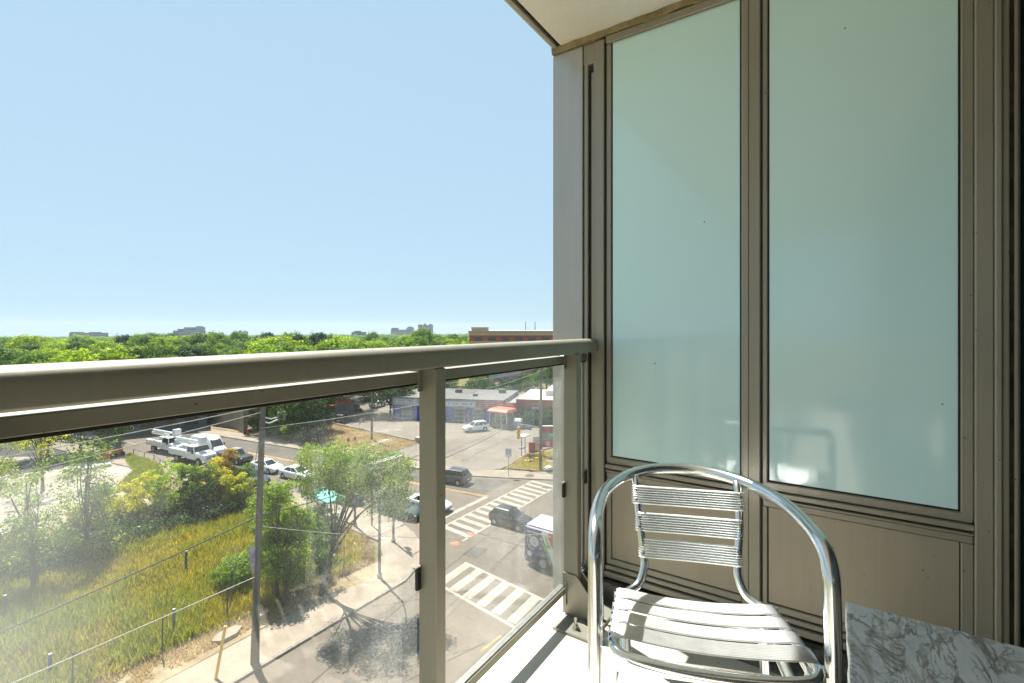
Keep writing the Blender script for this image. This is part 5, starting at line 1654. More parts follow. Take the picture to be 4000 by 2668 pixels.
# blue-capped posts and fence stakes in the vacant lot
for x, y, h, lab in ((15.9, 39.2, 1.5, 'blue capped post in the middle of the vacant lot below the cable'), (23.8, 46.7, 1.2, 'blue capped post farthest back beside the wooden pole'), (15.7, 47.2, 1.5, 'blue capped post near the dark hedge'), (7.15, 41.9, 1.5, 'blue capped post at the left edge of the picture'), (7.2, 32.9, 1.3, 'blue capped post at the bottom left of the picture'), (12.3, 31.9, 1.4, 'grey post in the grass near the fence stakes')):
    t = thing('marker_post', lab, 'post', (x, y, .12), 0, 'marker posts in the vacant lot')
    mt = 'galv' if x == 12.3 else 'blue_cap'
    MB().tube([(0, 0, 0), (.02, 0, h)], .075, 10).build('post', mt, t, True)
    MB().cyl((.02, 0, h), .085, .06, 10).build('cap', 'pale_wall', t, True)
fence = thing('wire_fence', 'sagging wire fence on thin stakes along the edge of the lot', 'fence', (0, 0, .12))
fx_ = [(7.5, 30.6), (11.1, 30.2), (14.6, 30.5), (18.3, 29.6), (22.0, 29.2)]
for x, y in fx_:
    MB().tube([(x, y, 0), (x + .03, y, 2.1)], .035, 8).build('stake', 'iron', fence, True)
for z in (.5, 1.2, 1.95):
    pts = []
    for (x0, y0), (x1, y1) in zip(fx_, fx_[1:]):
        for k in range(6):
            f = k / 6
            pts.append((x0 + (x1 - x0) * f, y0 + (y1 - y0) * f, z - .12 * math.sin(PI * f)))
    MB().tube(pts, .004, 4).build('wire', 'galv', fence)
fp2 = thing('picket_fence', 'grey board fence panel beyond the shrubs by the pavement', 'fence', (27.8, 55.6, .12), math.atan2(-3.1, -.1))
for k in range(16):
    MB().bbox(k * .2, k * .2 + .17, -.02, .02, 0, 1.8, .005).build('board', 'grey_wall', fp2)
MB().bbox(-.05, 3.25, -.05, -.021, 1.75, 1.85, .005).build('top_rail', 'sign_white', fp2)
gr = thing('guard_rail', 'low white guard rail in front of the white trucks', 'guard rail', (0, 0, .1))
MB().tube([(26.6, 82, .75), (27.0, 76, .7), (26.3, 70.5, .7)], .05, 8).build('rail', 'galv', gr, True)
for x, y in ((26.6, 81.8), (26.85, 78.8), (27.0, 76), (26.6, 73), (26.35, 70.7)):
    MB().cyl((x, y, 0), .05, .75, 8).build('post', 'galv', gr, True)
# guy wire with its yellow guard, timber beam, broken paving, barrels, rubble
gw = thing('guy_wire', 'stay wire with bright yellow guard anchored in the near pavement', 'guy wire', (11.9, 26.0, .15))
MB().tube([(0, 0, 0), (.42, -.1, 2.5)], .075, 10).build('guard', 'yellow_guard', gw, True)
MB().tube([(.42, -.1, 2.5), (2.2, -.45, 13.0)], .014, 6).build('wire', 'galv', gw, True)
tb = MB().tube([(7.4, 31.4, .32), (10.6, 32.3, .30)], .16, 4)
tag(tb.build('timber_beam', 'timber'), 'long pale timber beam lying in the grass', 'beam')
for i, (x, y, r, lab) in enumerate(((13.9, 29.0, .85, 'tilted slab of broken pinkish paving beside the sidewalk'), (16.0, 29.2, .5, 'smaller broken paving slab beside the sidewalk'))):
    pts = [(x + r * (1 + .3 * math.sin(k * 2.1)) * math.cos(k * PI / 3), y + r * .6 * math.sin(k * PI / 3)) for k in range(6)]
    tag(MB().prism(pts, 'z', .16, .36).build('paving_slab', 'pavement'), lab, 'paving slab')
pm('barrel_white', (0.6, 0.58, 0.55), rough=0.6)
for x, y, lab in ((16.8, 59.6, 'orange and white traffic barrel right of the big left trees'), (12.0, 61.7, 'orange and white traffic barrel near the left edge')):
    t = thing('traffic_barrel', lab, 'barrel', (x, y, .05))
    prof = [(0, .34), (.22, .33), (.44, .32), (.66, .31), (.88, .30), (1.1, .27)]
    MB().cyl((0, 0, 0), .42, .06, 14).build('base', 'tyre', t, True)
    for k, ((z0, r0), (z1, r1)) in enumerate(zip(prof, prof[1:])):
        MB().tube([(0, 0, z0 + .06), (0, 0, z1 + .055)], [r0, r1], 16).build('band', 'barrel_orange' if k % 2 == 0 else 'barrel_white', t, True)
for k in range(14):
    f = k / 13
    x, y = 19.2 + 3.2 * f + random.uniform(-.2, .2), 79.4 - 1.8 * f + random.uniform(-.5, .5)
    o = lump(random.uniform(.25, .55), k * 2.3, 1.2, .6).build('boulder', 'plastic_bag', None, False, (x, y, .04))
    tag(o, 'pale stone in the row of rubble on the yard', 'stone', 'rubble stones on the yard')
dg = thing('skip_loader', 'small red orange machine at the back of the yard', 'machine', (24.6, 82.3, .05), .6)
MB().bbox(-.9, .8, -.6, .6, .5, 1.2, .05).build('body', 'barrel_orange', dg)
MB().prism([(-1.9, .2), (-.9, .9), (-.9, 1.3), (-1.7, .9)], 'y', -.7, .7).build('scoop', 'barrel_orange', dg)
MB().bbox(-.3, .6, -.5, .5, 1.21, 1.9, .05).build('cab', 'far_dark', dg)
for sx_ in (-.6, .55):
    for sy in (-.66, .66):
        MB().cyl((sx_, sy - .1, .35), .34, .2, 12, 'y').build('wheel', 'tyre', dg, True)
# round concrete lids in the undergrowth
for x, y, z, lab in ((21.6, 31.5, 1.0, 'pale round lid showing in the bushes, left one'), (22.3, 31.2, .9, 'pale round lid showing in the bushes, right one')):
    tag(MB().cyl((x, y, z - .9), .34, .95, 14).build('round_cap', 'pavement', None, True), lab, 'cap')

# ---------------------------------------------------------------- overhead cables
def cable(label, a, b, sag, r=0.02, mat='cable_pale', n=22):
    a, b = Vector(a), Vector(b)
    pts = []
    for i in range(n + 1):
        t = i / n
        p = a.lerp(b, t)
        p.z -= sag * 4 * t * (1 - t)
        pts.append(p)
    return tag(MB().tube(pts, r, 6).build('overhead_cable', mat, None, True), label, 'cable')
cable('highest overhead cable running left from the wooden pole', (13.7 + .5, 25.2, 14.75), (-32, 25.2, 14.2), .9, .016)
cable('second overhead cable running left just under the highest one', (14.1, 25.6, 13.72), (-32, 25.6, 13.0), .6, .022)
cable('third overhead cable running left, crossing the yard trees', (14.1, 25.5, 13.45), (-32, 25.5, 11.5), .9, .02)
cable('dark cable sagging across the vacant lot from the pole', (13.9, 25.5, 7.9), (-32, 25.5, 6.2), 1.2, .03, 'cable_black')
cable('lower pale cable crossing the bottom left of the picture', (13.75, 25.5, 4.72), (-32, 25.5, 4.9), .12, .022)
cable('dark cable running right from the pole through the trees', (13.9, 25.5, 7.9), (52.1, 30.3, 8.2), 1.3, .025, 'cable_black')
cable('upper cable running right from the wooden pole to the right pole', (14.1, 25.3, 14.75), (52.3, 30.4, 13.0), .8, .018)
cable('pale dashed drop cable falling from the pole towards the near street', (14.0, 25.4, 7.3), (33.0, 11.0, -1.0 + 5.5), .9, .014)
cable('cable running along the far side of the avenue between the grey poles', (48.5, 69.4, 11.2), (50.9, 60.6, 11.2), .15, .02)
cable('cable crossing the car park from the grey pole to the right pole', (50.9, 60.6, 11.2), (52.2, 30.4, 12.9), .7, .02)
cable('cable from the right pole across the avenue to the left', (52.2, 29.4, 12.9), (13.9, 25.4, 12.6), .8, .018)
# ================================================================ VEGETATION
leaf_mat('leaf_mid', (0.045, 0.095, 0.018), (0.125, 0.21, 0.032), .45)
leaf_mat('leaf_bright', (0.095, 0.165, 0.016), (0.24, 0.34, 0.03), .5)
leaf_mat('leaf_yellow', (0.15, 0.19, 0.018), (0.34, 0.36, 0.03), .5, (0.44, 0.40, 0.04))
leaf_mat('leaf_dark', (0.018, 0.040, 0.014), (0.055, 0.10, 0.025), .35)
leaf_mat('leaf_feather', (0.085, 0.145, 0.018), (0.19, 0.275, 0.032), .52)
leaf_mat('leaf_grey', (0.09, 0.145, 0.03), (0.19, 0.265, 0.05), .5, (0.28, 0.29, 0.05))
leaf_mat('leaf_wood', (0.042, 0.09, 0.02), (0.115, 0.195, 0.034), .45, None, 0.02, 0.2)
leaf_mat('leaf_purple', (0.03, 0.022, 0.024), (0.07, 0.036, 0.036), .3)
leaf_mat('leaf_rust', (0.20, 0.15, 0.02), (0.36, 0.27, 0.035), .45)
leaf_mat('grass_field', (0.12, 0.135, 0.013), (0.25, 0.24, 0.022), .45, (0.40, 0.34, 0.045), 0.22, 0.5)
leaf_mat('grass_dry', (0.18, 0.13, 0.045), (0.34, 0.26, 0.11), .4, (0.42, 0.34, 0.17))
leaf_mat('grass_green', (0.09, 0.13, 0.014), (0.20, 0.23, 0.03), .45)
pm('bark', (0.055, 0.047, 0.038), rough=0.95, var=0.3, scale=5, bump=0.5, bscale=25)

def leaf_mesh(name, CD, size, mat, up=0.35, aspect=0.55, loose=0.75):
    """One small diamond-shaped leaf (or leaf spray) per centre, its face turned roughly outwards."""
    C, D = CD
    n = len(C)
    nn = D + rng.normal(size=(n, 3)) * loose
    nn /= np.linalg.norm(nn, axis=1, keepdims=True)
    a = rng.normal(size=(n, 3))
    a[:, 2] -= up
    a -= nn * np.sum(a * nn, axis=1, keepdims=True)
    a /= np.linalg.norm(a, axis=1, keepdims=True)
    b = np.cross(nn, a)
    s = size * rng.uniform(0.6, 1.3, size=(n, 1))
    V = np.stack([C - a * s * .5, C + b * s * aspect * .5, C + a * s * .5, C - b * s * aspect * .5], axis=1).reshape(-1, 3)
    return quad_mesh(name, V, n, mat)

def quad_mesh(name, V, n, mat, k=4):
    me = bpy.data.meshes.new(name)
    me.vertices.add(len(V))
    me.vertices.foreach_set('co', np.ascontiguousarray(V, dtype=np.float32).ravel())
    me.loops.add(n * k)
    me.loops.foreach_set('vertex_index', np.arange(n * k, dtype=np.int32))
    me.polygons.add(n)
    me.polygons.foreach_set('loop_start', np.arange(0, n * k, k, dtype=np.int32))
    me.polygons.foreach_set('loop_total', np.full(n, k, dtype=np.int32))
    me.materials.append(MATS[mat])
    me.update(calc_edges=True)
    return me

def crown_points(clumps, per, spread, whole=0.6, centre=None):
    """clumps: array (m,4) of centre and radius; leaves gather around them. Returns points and outward directions."""
    out, dirs = [], []
    ctr = clumps[:, :3].mean(axis=0) if centre is None else None
    for i, c in enumerate(clumps):
        k = rng.normal(size=(per, 3))
        k /= np.linalg.norm(k, axis=1, keepdims=True)
        r = rng.random((per, 1)) ** .4
        out.append(c[:3] + k * r * c[3] * np.array([1, 1, .8]) * spread)
        w = c[:3] - (ctr if ctr is not None else centre[i])
        w = w / (np.linalg.norm(w) + 1e-6)
        dirs.append(k * (1 - whole) + w * whole + np.array([0, 0, .25]))
    return np.concatenate(out), np.concatenate(dirs)

def clump_set(cx, cy, cz, rx, ry, rz, m, cr, seed=None):
    """Clump centres spread through an ellipsoid, more of them near its skin, uneven."""
    q = rng.normal(size=(m, 3))
    q /= np.linalg.norm(q, axis=1, keepdims=True)
    r = rng.uniform(.35, 1.0, size=(m, 1)) ** .6
    p = q * r
    lob = np.array([mnoise.noise(Vector(v * 1.7) + Vector((cx, cy, cz))) for v in q])[:, None]
    p *= 1 + .38 * lob
    p = p * np.array([rx, ry, rz]) + np.array([cx, cy, cz])
    return np.concatenate([p, cr * rng.uniform(.6, 1.25, size=(m, 1))], axis=1)

def branchwork(base, clumps, r0, nlimb, fork=.35, lean=(0, 0)):
    """Trunk with limbs reaching for the clumps."""
    mb = MB()
    base = Vector(base)
    cs = clumps[:, :3]
    ctr = Vector(cs.mean(axis=0))
    top = Vector((ctr.x, ctr.y, cs[:, 2].max() - .15 * (cs[:, 2].max() - cs[:, 2].min())))
    fk = base.lerp(top, fork)
    fk += Vector((lean[0], lean[1], 0))
    tr = catmull([base, base.lerp(fk, .5) + Vector((random.uniform(-.1, .1), random.uniform(-.1, .1), 0)), fk, fk.lerp(top, .5) + Vector((random.uniform(-.3, .3), random.uniform(-.3, .3), 0)), top], 4)
    n = len(tr)
    mb.tube(tr, [r0 * (1.15 - 1.0 * (i / (n - 1)) ** .8) for i in range(n)], 9)
    idx = rng.choice(len(cs), size=min(nlimb, len(cs)), replace=False)
    for j in idx:
        e = Vector(cs[j])
        s_i = random.randint(int(n * .35), int(n * .8))
        s = tr[s_i]
        m = s.lerp(e, .5) + Vector((random.uniform(-.25, .25), random.uniform(-.25, .25), .12 * (e - s).length))
        L = catmull([s, m, e], 4)
        rr = r0 * random.uniform(.22, .42)
        mb.tube(L, [rr * (1 - .8 * i / (len(L) - 1)) for i in range(len(L))], 6)
    return mb

def make_tree(name, label, loc, ells, mat, per=70, leaf=.22, cr=.6, r0=.16, limbs=14, cat='tree', group=None, fork=.35, base=(0, 0, 0), up=.35, lean=(0, 0), spread=1.0, aspect=.55):
    """ells: (cx,cy,cz,rx,ry,rz,number of clumps) relative to loc."""
    cl = np.concatenate([clump_set(*e[:6], e[6], cr) for e in ells])
    t = thing(name, label, cat, loc, 0, group)
    link('crown', leaf_mesh('crown', crown_points(cl, per, spread), leaf, mat, up, aspect), t)
    branchwork(base, cl, r0, limbs, fork, lean).build('trunk', 'bark', t, True)
    return t

# ---- the two street trees in front
make_tree('street_tree', 'feathery tree with forked dark trunk leaning over the pavement', (19.6, 28.4, .12), [(.1, -2.8, 8.7, 2.2, 2.2, 2.2, 62), (1.7, -4.5, 8.3, 1.6, 1.8, 1.5, 36), (-1.0, -1.2, 8.9, 1.6, 1.6, 1.8, 34), (1.6, -4.4, 6.6, 1.8, 1.8, 1.0, 24)], 'leaf_feather', 160, .165, .72, .19, 18, fork=.42, up=1.2, aspect=.4, lean=(.2, .5))
make_tree('street_tree', 'bright green bushy tree right of the wooden pole', (17.6, 30.2, .12), [(.7, .9, 5.6, 1.4, 1.5, 1.9, 44), (-.2, .6, 3.2, 1.3, 1.3, 1.4, 26), (1.7, .6, 4.2, 1.1, 1.1, 1.6, 26)], 'leaf_bright', 135, .16, .6, .15, 16)
make_tree('street_tree', 'small dark green sapling at the foot of the leaning trunk', (20.4, 29.1, .12), [(0, 0, 1.7, .8, .8, 1.3, 26)], 'leaf_mid', 130, .14, .4, .06, 8)
make_tree('street_tree', 'low dark trunk with drooping twigs left of the feathery tree', (17.3, 29.2, .12), [(.6, .2, 2.2, 1.3, .9, .9, 16)], 'leaf_feather', 60, .14, .5, .13, 14, fork=.6)
# ---- the big loose trees at the left
make_tree('lot_tree', 'tall grey green tree in the hazy left corner of the glass', (9.2, 45.2, .1), [(-.3, 0, 6.2, 2.4, 2.2, 3.3, 34), (-1.2, .4, 3.6, 2.0, 2.0, 2.0, 14)], 'leaf_grey', 95, .2, .75, .2, 20)
make_tree('lot_tree', 'tall leafy tree left of the orange traffic barrel', (12.3, 47.2, .1), [(-.2, 0, 6.8, 1.9, 2.0, 2.8, 28), (.8, .4, 4.2, 1.3, 1.4, 1.8, 16), (0, 0, 2.2, 2.0, 1.6, 1.4, 18)], 'leaf_grey', 95, .2, .72, .19, 20)
make_tree('lot_tree', 'thin tree behind the yard edge at the far left', (9.0, 60.0, .1), [(0, 0, 6.0, 2.8, 2.6, 3.0, 30)], 'leaf_grey', 70, .24, .8, .18, 14)
make_tree('lot_tree', 'yellowish thin tree above the yard with a bare dark stem', (15.2, 72.0, .1), [(0, 0, 6.5, 3.2, 3.0, 2.8, 28)], 'leaf_yellow', 60, .26, .8, .16, 16)
make_tree('lot_tree', 'leafy tree behind the yard next to the dark trucks', (19.5, 90.0, .1), [(0, 0, 5.0, 4.0, 3.6, 3.4, 60)], 'leaf_mid', 110, .32, 1.0, .2, 10)
make_tree('lot_tree', 'dark green tree left of the white bucket trucks', (24.4, 84.6, .1), [(0, 0, 4.2, 2.4, 2.4, 3.6, 60)], 'leaf_mid', 110, .28, .8, .2, 8)
make_tree('lot_tree', 'pale bushy tree standing over the yard track', (22.6, 88.5, .1), [(0, 0, 6.2, 2.8, 2.6, 2.6, 40)], 'leaf_yellow', 110, .3, .8, .2, 8)
# ---- shrubs on the bank between field and yard
shr = [(14.6, 53.4, 3.4, 2.1, 'leaf_yellow', 'yellow green shrub at the left end of the bank'),
       (17.2, 52.2, 4.4, 2.3, 'leaf_yellow', 'tall yellow shrub on the bank right of the barrel'),
       (19.4, 51.0, 5.2, 2.2, 'leaf_bright', 'brightest green shrub in the middle of the bank'),
       (21.0, 49.6, 5.2, 1.5, 'leaf_mid', 'dark slender shrub rising from the bank below the bucket truck'),
       (22.6, 50.2, 4.6, 2.0, 'leaf_yellow', 'yellow shrub on the bank below the pickup'),
       (24.2, 51.8, 5.4, 1.3, 'leaf_rust', 'rusty orange sapling on the bank in front of the cars'),
       (24.6, 48.6, 3.4, 1.5, 'leaf_yellow', 'low golden shrub on the bank left of the wooden pole'),
       (26.2, 50.4, 3.9, 1.4, 'leaf_mid', 'round green shrub next to the wooden pole')]
for x, y, h, r, m, lab in shr:
    make_tree('shrub', lab, (x, y, .1), [(0, 0, h * .62, r, r, h * .40, 46), (.3, -.3, h * .3, r * .9, r * .9, h * .25, 18)], m, 120, .2, .5, .07, 14, 'shrub')
for x, y, h, r, m, lab in ((19.4, 32.0, 2.8, 1.6, 'leaf_bright', 'bright bush under the bushy tree beside the pole'), (23.2, 33.4, 2.4, 1.3, 'leaf_mid', 'dark bush between the shelter and the feathery tree'), (25.2, 36.6, 2.8, 1.2, 'leaf_dark', 'dark bush beside the bus shelter'), (22.0, 38.0, 3.2, 1.7, 'leaf_bright', 'green bush behind the bushy tree'), (16.6, 33.8, 2.4, 1.3, 'leaf_bright', 'light green bush left of the wooden pole'), (24.0, 42.5, 3.4, 1.9, 'leaf_bright', 'pale green bush below the parked cars')):
    make_tree('shrub', lab, (x, y, .1), [(0, 0, h * .55, r, r, h * .45, 40)], m, 120, .17, .45, .06, 8, 'shrub')
# ---- trees across the avenue
for x, y, h, r, m, lab in ((44.6, 67.4, 9, 2.4, 'leaf_dark', 'dark tree with straight trunk by the far pavement'), (46.6, 71.0, 11, 3.0, 'leaf_mid', 'tall green tree behind the dark tree on the far verge'), (44.4, 74.2, 8, 2.6, 'leaf_mid', 'rounded green tree on the far verge beside the ivy'), (43.9, 78.4, 9.5, 2.3, 'leaf_dark', 'ivy dark tree above the red hydrant'), (45.2, 83.0, 11, 3.0, 'leaf_mid', 'tall tree above the retaining wall'), (48.5, 76.5, 11, 3.2, 'leaf_mid', 'wide tree behind the verge left of the container'), (51.0, 73.0, 10, 2.2, 'leaf_dark', 'dark tree against the container')):
    make_tree('verge_tree', lab, (x, y, .1), [(0, 0, h * .62, r, r, h * .38, 60), (0, 0, h * .25, r * .8, r * .8, h * .24, 26)], m, 110, .26, .8, .2, 12)
make_tree('verge_tree', 'low bright bush at the foot of the trees on the far verge', (43.8, 70.8, .1), [(0, 0, 1.6, 1.6, 1.8, 1.5, 34)], 'leaf_bright', 110, .2, .5, .06, 6, 'shrub')
make_tree('verge_tree', 'small bright tree behind the container', (69.0, 95.0, .1), [(0, 0, 5.0, 2.8, 2.8, 2.6, 50)], 'leaf_bright', 100, .32, .9, .2, 8)
for x, y, h, r, lab in ((74.6, 46.0, 2.6, 1.9, 'dark bush against the brown shop wall, left one'), (76.0, 42.6, 2.9, 2.1, 'dark bush against the brown shop wall, middle one'), (73.6, 38.8, 2.4, 1.8, 'dark bush against the brown shop wall, right one')):
    make_tree('shop_bush', lab, (x, y, .15), [(0, 0, h * .5, r, r, h * .5, 50)], 'leaf_dark', 100, .24, .6, .07, 5, 'shrub')
# trees behind the garage and shop, below the brick building
for k in range(20):
    x, y = 92 + 1.35 * k + random.uniform(-2, 2), 98 - 3.1 * k + random.uniform(-2, 2)
    if k % 3 == 2:
        x, y = x + 14, y + 6
    h = random.uniform(8, 12) if k % 3 == 2 or k > 11 else random.uniform(4.2, 5.6)
    make_tree('backyard_tree', 'leafy tree behind the flat roofs below the brick building', (x, y, 0), [(0, 0, h * .6, 3.8, 3.8, h * .4, 44)], ('leaf_mid', 'leaf_dark')[k % 2], 80, .45, 1.1, .25, 6, group='trees behind the garage')

# ---- undergrowth, field and grass: uncountable
def in_poly(P_, poly):
    x, y = P_[:, 0], P_[:, 1]
    ins = np.zeros(len(P_), bool)
    n = len(poly)
    for i in range(n):
        x0, y0 = poly[i]
        x1, y1 = poly[(i + 1) % n]
        c = ((y0 > y) != (y1 > y)) & (x < (x1 - x0) * (y - y0) / (y1 - y0 + 1e-12) + x0)
        ins ^= c
    return ins
def scatter(poly, n):
    a = np.array(poly)
    lo, hi = a.min(0), a.max(0)
    out = np.zeros((0, 2))
    while len(out) < n:
        p = lo + (hi - lo) * rng.random((n, 2))
        out = np.concatenate([out, p[in_poly(p, poly)]])
    return out[:n]
def noise2(P_, s, seed):
    return np.array([mnoise.noise(Vector((p[0] * s, p[1] * s, seed))) for p in P_])
def grass(name, label, poly, n, h, w, z, mat, patch=.35, patchy=0.0, seed=1.0, lean=.35):
    P_ = scatter(poly, n)
    nz = noise2(P_, patch, seed)
    keep = nz > (-1 + patchy * 1.6) if patchy else np.ones(len(P_), bool)
    P_, nz = P_[keep], nz[keep]
    n = len(P_)
    ang = rng.uniform(0, 2 * PI, n)
    hh = h * (1 + .55 * nz) * rng.uniform(.55, 1.25, n)
    ww = w * rng.uniform(.6, 1.4, n)
    ln = rng.normal(0, lean, (n, 2)) * hh[:, None]
    dx, dy = np.cos(ang) * ww / 2, np.sin(ang) * ww / 2
    V = np.zeros((n, 3, 3))
    V[:, 0] = np.stack([P_[:, 0] - dx, P_[:, 1] - dy, np.full(n, z)], 1)
    V[:, 1] = np.stack([P_[:, 0] + dx, P_[:, 1] + dy, np.full(n, z)], 1)
    V[:, 2] = np.stack([P_[:, 0] + ln[:, 0], P_[:, 1] + ln[:, 1], z + hh], 1)
    return tag(link(name, quad_mesh(name, V.reshape(-1, 3), n, mat, 3)), label, 'grass', None, 'stuff')
field = [(1.0, 30.9), (8, 30.6), (13.5, 30.2), (17, 29.7), (21.5, 29.3), (24.0, 29.6), (26.0, 32.5), (26.2, 36.6), (27.0, 41), (26.6, 47.0), (21, 47.8), (14, 51.5), (4, 54.0), (0, 54)]
grass('tall_grass', 'tall yellow green grass covering the vacant lot', field, 90000, .62, .075, .14, 'grass_field', .35, .25, 1.0)
grass('green_weeds', 'patches of greener weeds in the vacant lot', field, 46000, .85, .08, .14, 'grass_green', .22, .62, 4.0)
grass('brown_grass', 'matted brown patches in the vacant lot', field, 42000, .38, .075, .14, 'grass_dry', .28, .60, 15.0, .6)
grass('dry_grass', 'dry brown grass on the street corner and lot edge', [(20.5, 29.2), (24.4, 28.8), (26.5, 31.4), (26.9, 35.4), (24.5, 36.5), (22.5, 33)], 12000, .45, .06, .15, 'grass_dry', .5, .15, 7.0)
grass('edge_grass', 'sparse dry tufts along the bare earth beside the pavement', [(2, 28.6), (13, 28.6), (20, 28.4), (22, 28.9), (17, 30.0), (9, 30.9), (2, 31.2)], 9000, .22, .05, .16, 'grass_dry', .9, .45, 3.0)
grass('verge_grass', 'short dry grass on the verge across the avenue', [(46.8, 52.8), (53.3, 53.0), (53.8, 54.6), (55.4, 80), (46, 86), (44.6, 70)], 26000, .22, .09, .157, 'grass_dry', .3, .3, 9.0)
grass('corner_grass', 'short olive grass on the verge by the right pole', [(50.4, 34.2), (57.3, 35.3), (61.8, 32.8), (61.8, 28.2), (54.5, 28.1), (52.8, 28.8), (51.4, 31.2)], 12000, .16, .08, .159, 'grass_field', .4, .2, 2.0)
grass('yard_weeds', 'green weeds growing beside the yard track', [(20.5, 60), (24, 64), (26.3, 72), (26.2, 82), (24.8, 79), (23.5, 72), (20, 66)], 14000, .5, .12, .05, 'grass_green', .3, .25, 6.0)
und = scatter([(5, 50.5), (9, 46), (14, 47.2), (21, 46.6), (26.4, 47.0), (26.6, 52.0), (22, 52.0), (14, 55.0), (6, 57)], 1000)
und = und[(noise2(und, .3, 12.0) > -.35)]
uc = np.concatenate([und, rng.uniform(.3, 1.3, (len(und), 1)), rng.uniform(.4, .8, (len(und), 1))], 1)
low = uc[:, :3] * np.array([1, 1, 0])
tag(link('undergrowth', leaf_mesh('undergrowth', crown_points(uc, 60, 1.0, .3, low), .28, 'leaf_dark')), 'dark tangled undergrowth at the foot of the bank', 'undergrowth', None, 'stuff')
iv = np.concatenate([np.stack([rng.uniform(43.6, 46.2, 160), rng.uniform(68.5, 86, 160), rng.uniform(.5, 4.5, 160), rng.uniform(.5, .9, 160)], 1)])
tag(link('ivy', leaf_mesh('ivy', crown_points(iv, 70, 1.0, .2), .24, 'leaf_dark')), 'dark ivy hanging in sheets under the verge trees', 'ivy', None, 'stuff')

# ================================================================ THE TREE CANOPY TO THE HORIZON
PROTO = []
def proto(ells, mat, per, leaf, cr, r0, seed):
    cl = np.concatenate([clump_set(*e[:6], e[6], cr) for e in ells])
    return leaf_mesh('crown', crown_points(cl, per, 1.0, .72), leaf, mat, .35, .7, .42), branchwork((0, 0, 0), cl, r0, 5).mesh('trunk', 'bark', True)
for mat in ('leaf_mid', 'leaf_bright', 'leaf_mid', 'leaf_bright', 'leaf_dark', 'leaf_yellow'):
    PROTO.append((mat, proto([(0, 0, 6.6, 5.6, 5.6, 3.3, 62), (random.uniform(-2, 2), random.uniform(-2, 2), 8.3, 3.6, 3.6, 2.4, 30)], mat, 75, .52, 1.5, .3, 1)))
cone_cl = np.array([[r * math.cos(a), r * math.sin(a), z, .5 + .4 * r] for z in np.linspace(1.5, 12.5, 14) for r, a in [((13 - z) * .22 * f, a0) for f in (.5, 1.0) for a0 in rng.uniform(0, 6.28, 4)]])
PINE = (leaf_mesh('crown', crown_points(cone_cl, 22, 1.0), .55, 'leaf_dark'), MB().tube([(0, 0, 0), (0, 0, 13)], [.25, .04], 8).mesh('trunk', 'bark', True))
PURPLE = proto([(0, 0, 7.0, 4.2, 4.2, 3.4, 60)], 'leaf_purple', 60, .5, 1.4, .3, 1)
TONE = {'leaf_mid': 'mid green', 'leaf_bright': 'light green', 'leaf_dark': 'dark green', 'leaf_yellow': 'yellow green'}
SECTOR = ((170, 'at the left edge of the picture'), (450, 'below the long low building'), (680, 'between the long and the stepped building'), (820, 'below the stepped office building'), (1000, 'near the small grey block'), (1250, 'around the big lime tree'), (1550, 'behind the white cable brackets'), (1720, 'below the residential towers'), (9999, 'beside the brick building'))
def canopy_tree(x, y, s, key, label=None, sz=1.0, px=0, d=0):
    row = 'front' if d < 160 else 'middle' if d < 250 else 'back'
    where = next(w for lim, w in SECTOR if px < lim)
    if key == 'pine':
        c, tr = PINE
        lab = label or 'dark pointed conifer in the %s canopy row %s' % (row, where)
    elif key == 'purple':
        c, tr = PURPLE
        lab = label
    else:
        mt, (c, tr) = PROTO[key]
        lab = label or '%s rounded tree in the %s canopy row %s' % (TONE[mt], row, where)
    t = thing('canopy_tree', lab, 'tree', (x, y, land(x, y) - .1), random.uniform(0, 6.28), None if label else 'trees of the canopy to the horizon')
    t.scale = (s, s, s * sz * random.uniform(.82, 1.14))
    link('crown', c, t)
    link('trunk', tr, t)
    return t
def polar(px, d):
    t_ = (px - 2000) / 1870
    n = 1.0
    return d * (math.cos(HEAD) + math.sin(HEAD) * t_), d * (math.sin(HEAD) - math.cos(HEAD) * t_)
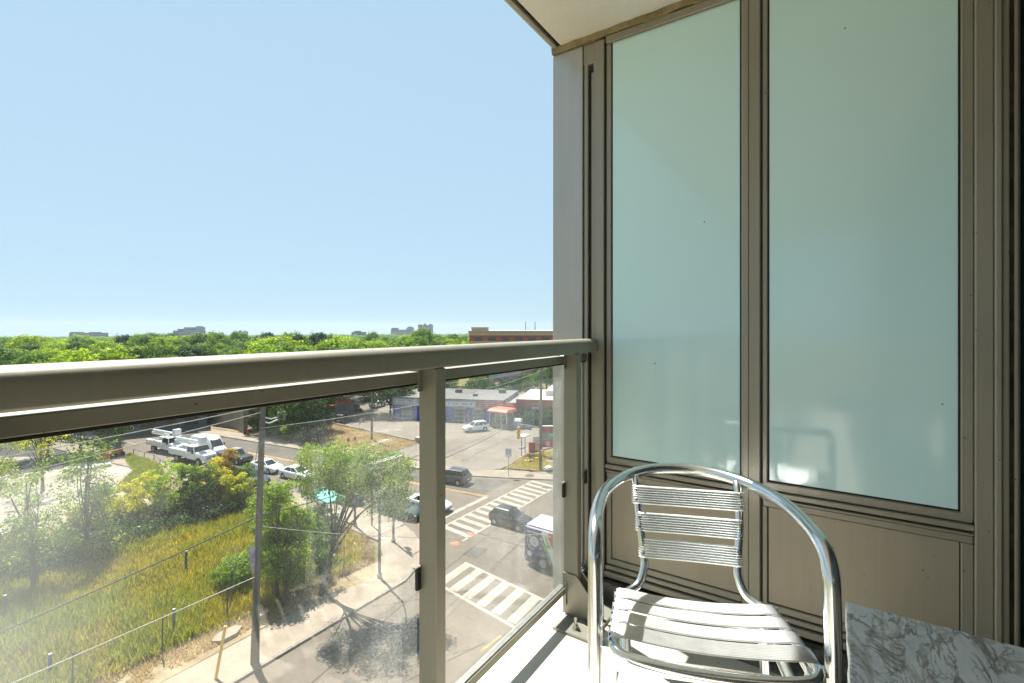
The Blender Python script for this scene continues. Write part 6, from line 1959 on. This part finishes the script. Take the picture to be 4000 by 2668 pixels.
# the trees that stand out
x, y = polar(1090, 150)
canopy_tree(x, y, 1.55, 1, 'broad bright lime tree, the largest in the canopy left of centre', .85)
x, y = polar(985, 230)
canopy_tree(x, y, 1.05, 'purple', 'dark purple leaved tree left of the bright lime tree')
x, y = polar(778, 190)
canopy_tree(x, y, .88, 'pine', 'pointed dark spruce standing below the stepped office building')
x, y = polar(1400, 135)
canopy_tree(x, y, 1.0, 5, 'golden tree behind the white cable brackets')
n_tree = 0
placed = []
d = 100.0
while d < 430 and n_tree < 285:
    step_d = 8.5 + d * .024
    px = -140.0 + random.uniform(0, 80)
    while px < 2140:
        sp = (10.5 + d * .016) / d * 1870
        px += sp * random.uniform(.75, 1.3)
        dd = d + random.uniform(-.4, .4) * step_d
        x, y = polar(px, dd)
        if px > 1700 and dd < 250:
            continue
        if dd < 125 and px < 250:
            continue
        if n_tree >= 285:
            break
        if random.random() < .16 and dd < 300:
            continue
        s = random.uniform(.75, 1.35) * (1.0 if dd < 240 else 1.15)
        key = random.choices([0, 1, 2, 3, 4, 5, 'pine'], [5, 3, 5, 3, 3.4, .4, .4])[0]
        if key == 'pine':
            s *= .72
        canopy_tree(x, y, s, key, None, 1.0, px, dd)
        n_tree += 1
    d += step_d * 1.7
# beyond them the wood reads as one mass
cl, cen = [], []
d = 300.0
while d < 2600:
    step_d = 14 + d * .035
    px = -300.0
    while px < 2400:
        px += (15 + d * .008) / d * 1870 * random.uniform(.6, 1.3)
        dd = d + random.uniform(-.5, .5) * step_d
        x, y = polar(px, dd)
        s = random.uniform(.8, 1.25) * (1 + dd / 5000)
        z = land(x, y)
        for _ in range(9):
            qa, qr = random.uniform(0, 6.28), random.uniform(0, 1) ** .5
            cl.append((x + 6.0 * s * qr * math.cos(qa), y + 6.0 * s * qr * math.sin(qa), z + (5.0 + 4.6 * (1 - qr * qr)) * s, 2.6 * s))
            cen.append((x, y, z + 2.5 * s))
    d += step_d
pts = crown_points(np.array(cl), 22, 1.0, .75, np.array(cen))
tag(link('distant_wood', leaf_mesh('distant_wood', pts, 1.5, 'leaf_wood', .2, .8, .4)), 'endless green tree tops fading to the horizon', 'wood', None, 'stuff')
print('canopy trees', n_tree, 'distant leaves', len(pts[0]))
# ================================================================ SUMMER HAZE
def haze():
    m, n, l = new_mat('haze')
    n.remove(n['Principled BSDF'])
    v = n.new('ShaderNodeVolumePrincipled')
    v.inputs['Color'].default_value = (0.74, 0.86, 1.0, 1)
    v.inputs['Density'].default_value = 0.00009
    v.inputs['Anisotropy'].default_value = 0.3
    l.new(v.outputs[0], n['Material Output'].inputs['Volume'])
    m.cycles.homogeneous_volume = True
    return tag(MB().box(-3100, 3100, -3100, 3100, -190, 46).build('haze', 'haze'), 'thin blue summer haze filling the air', 'haze', None, 'stuff')
haze()
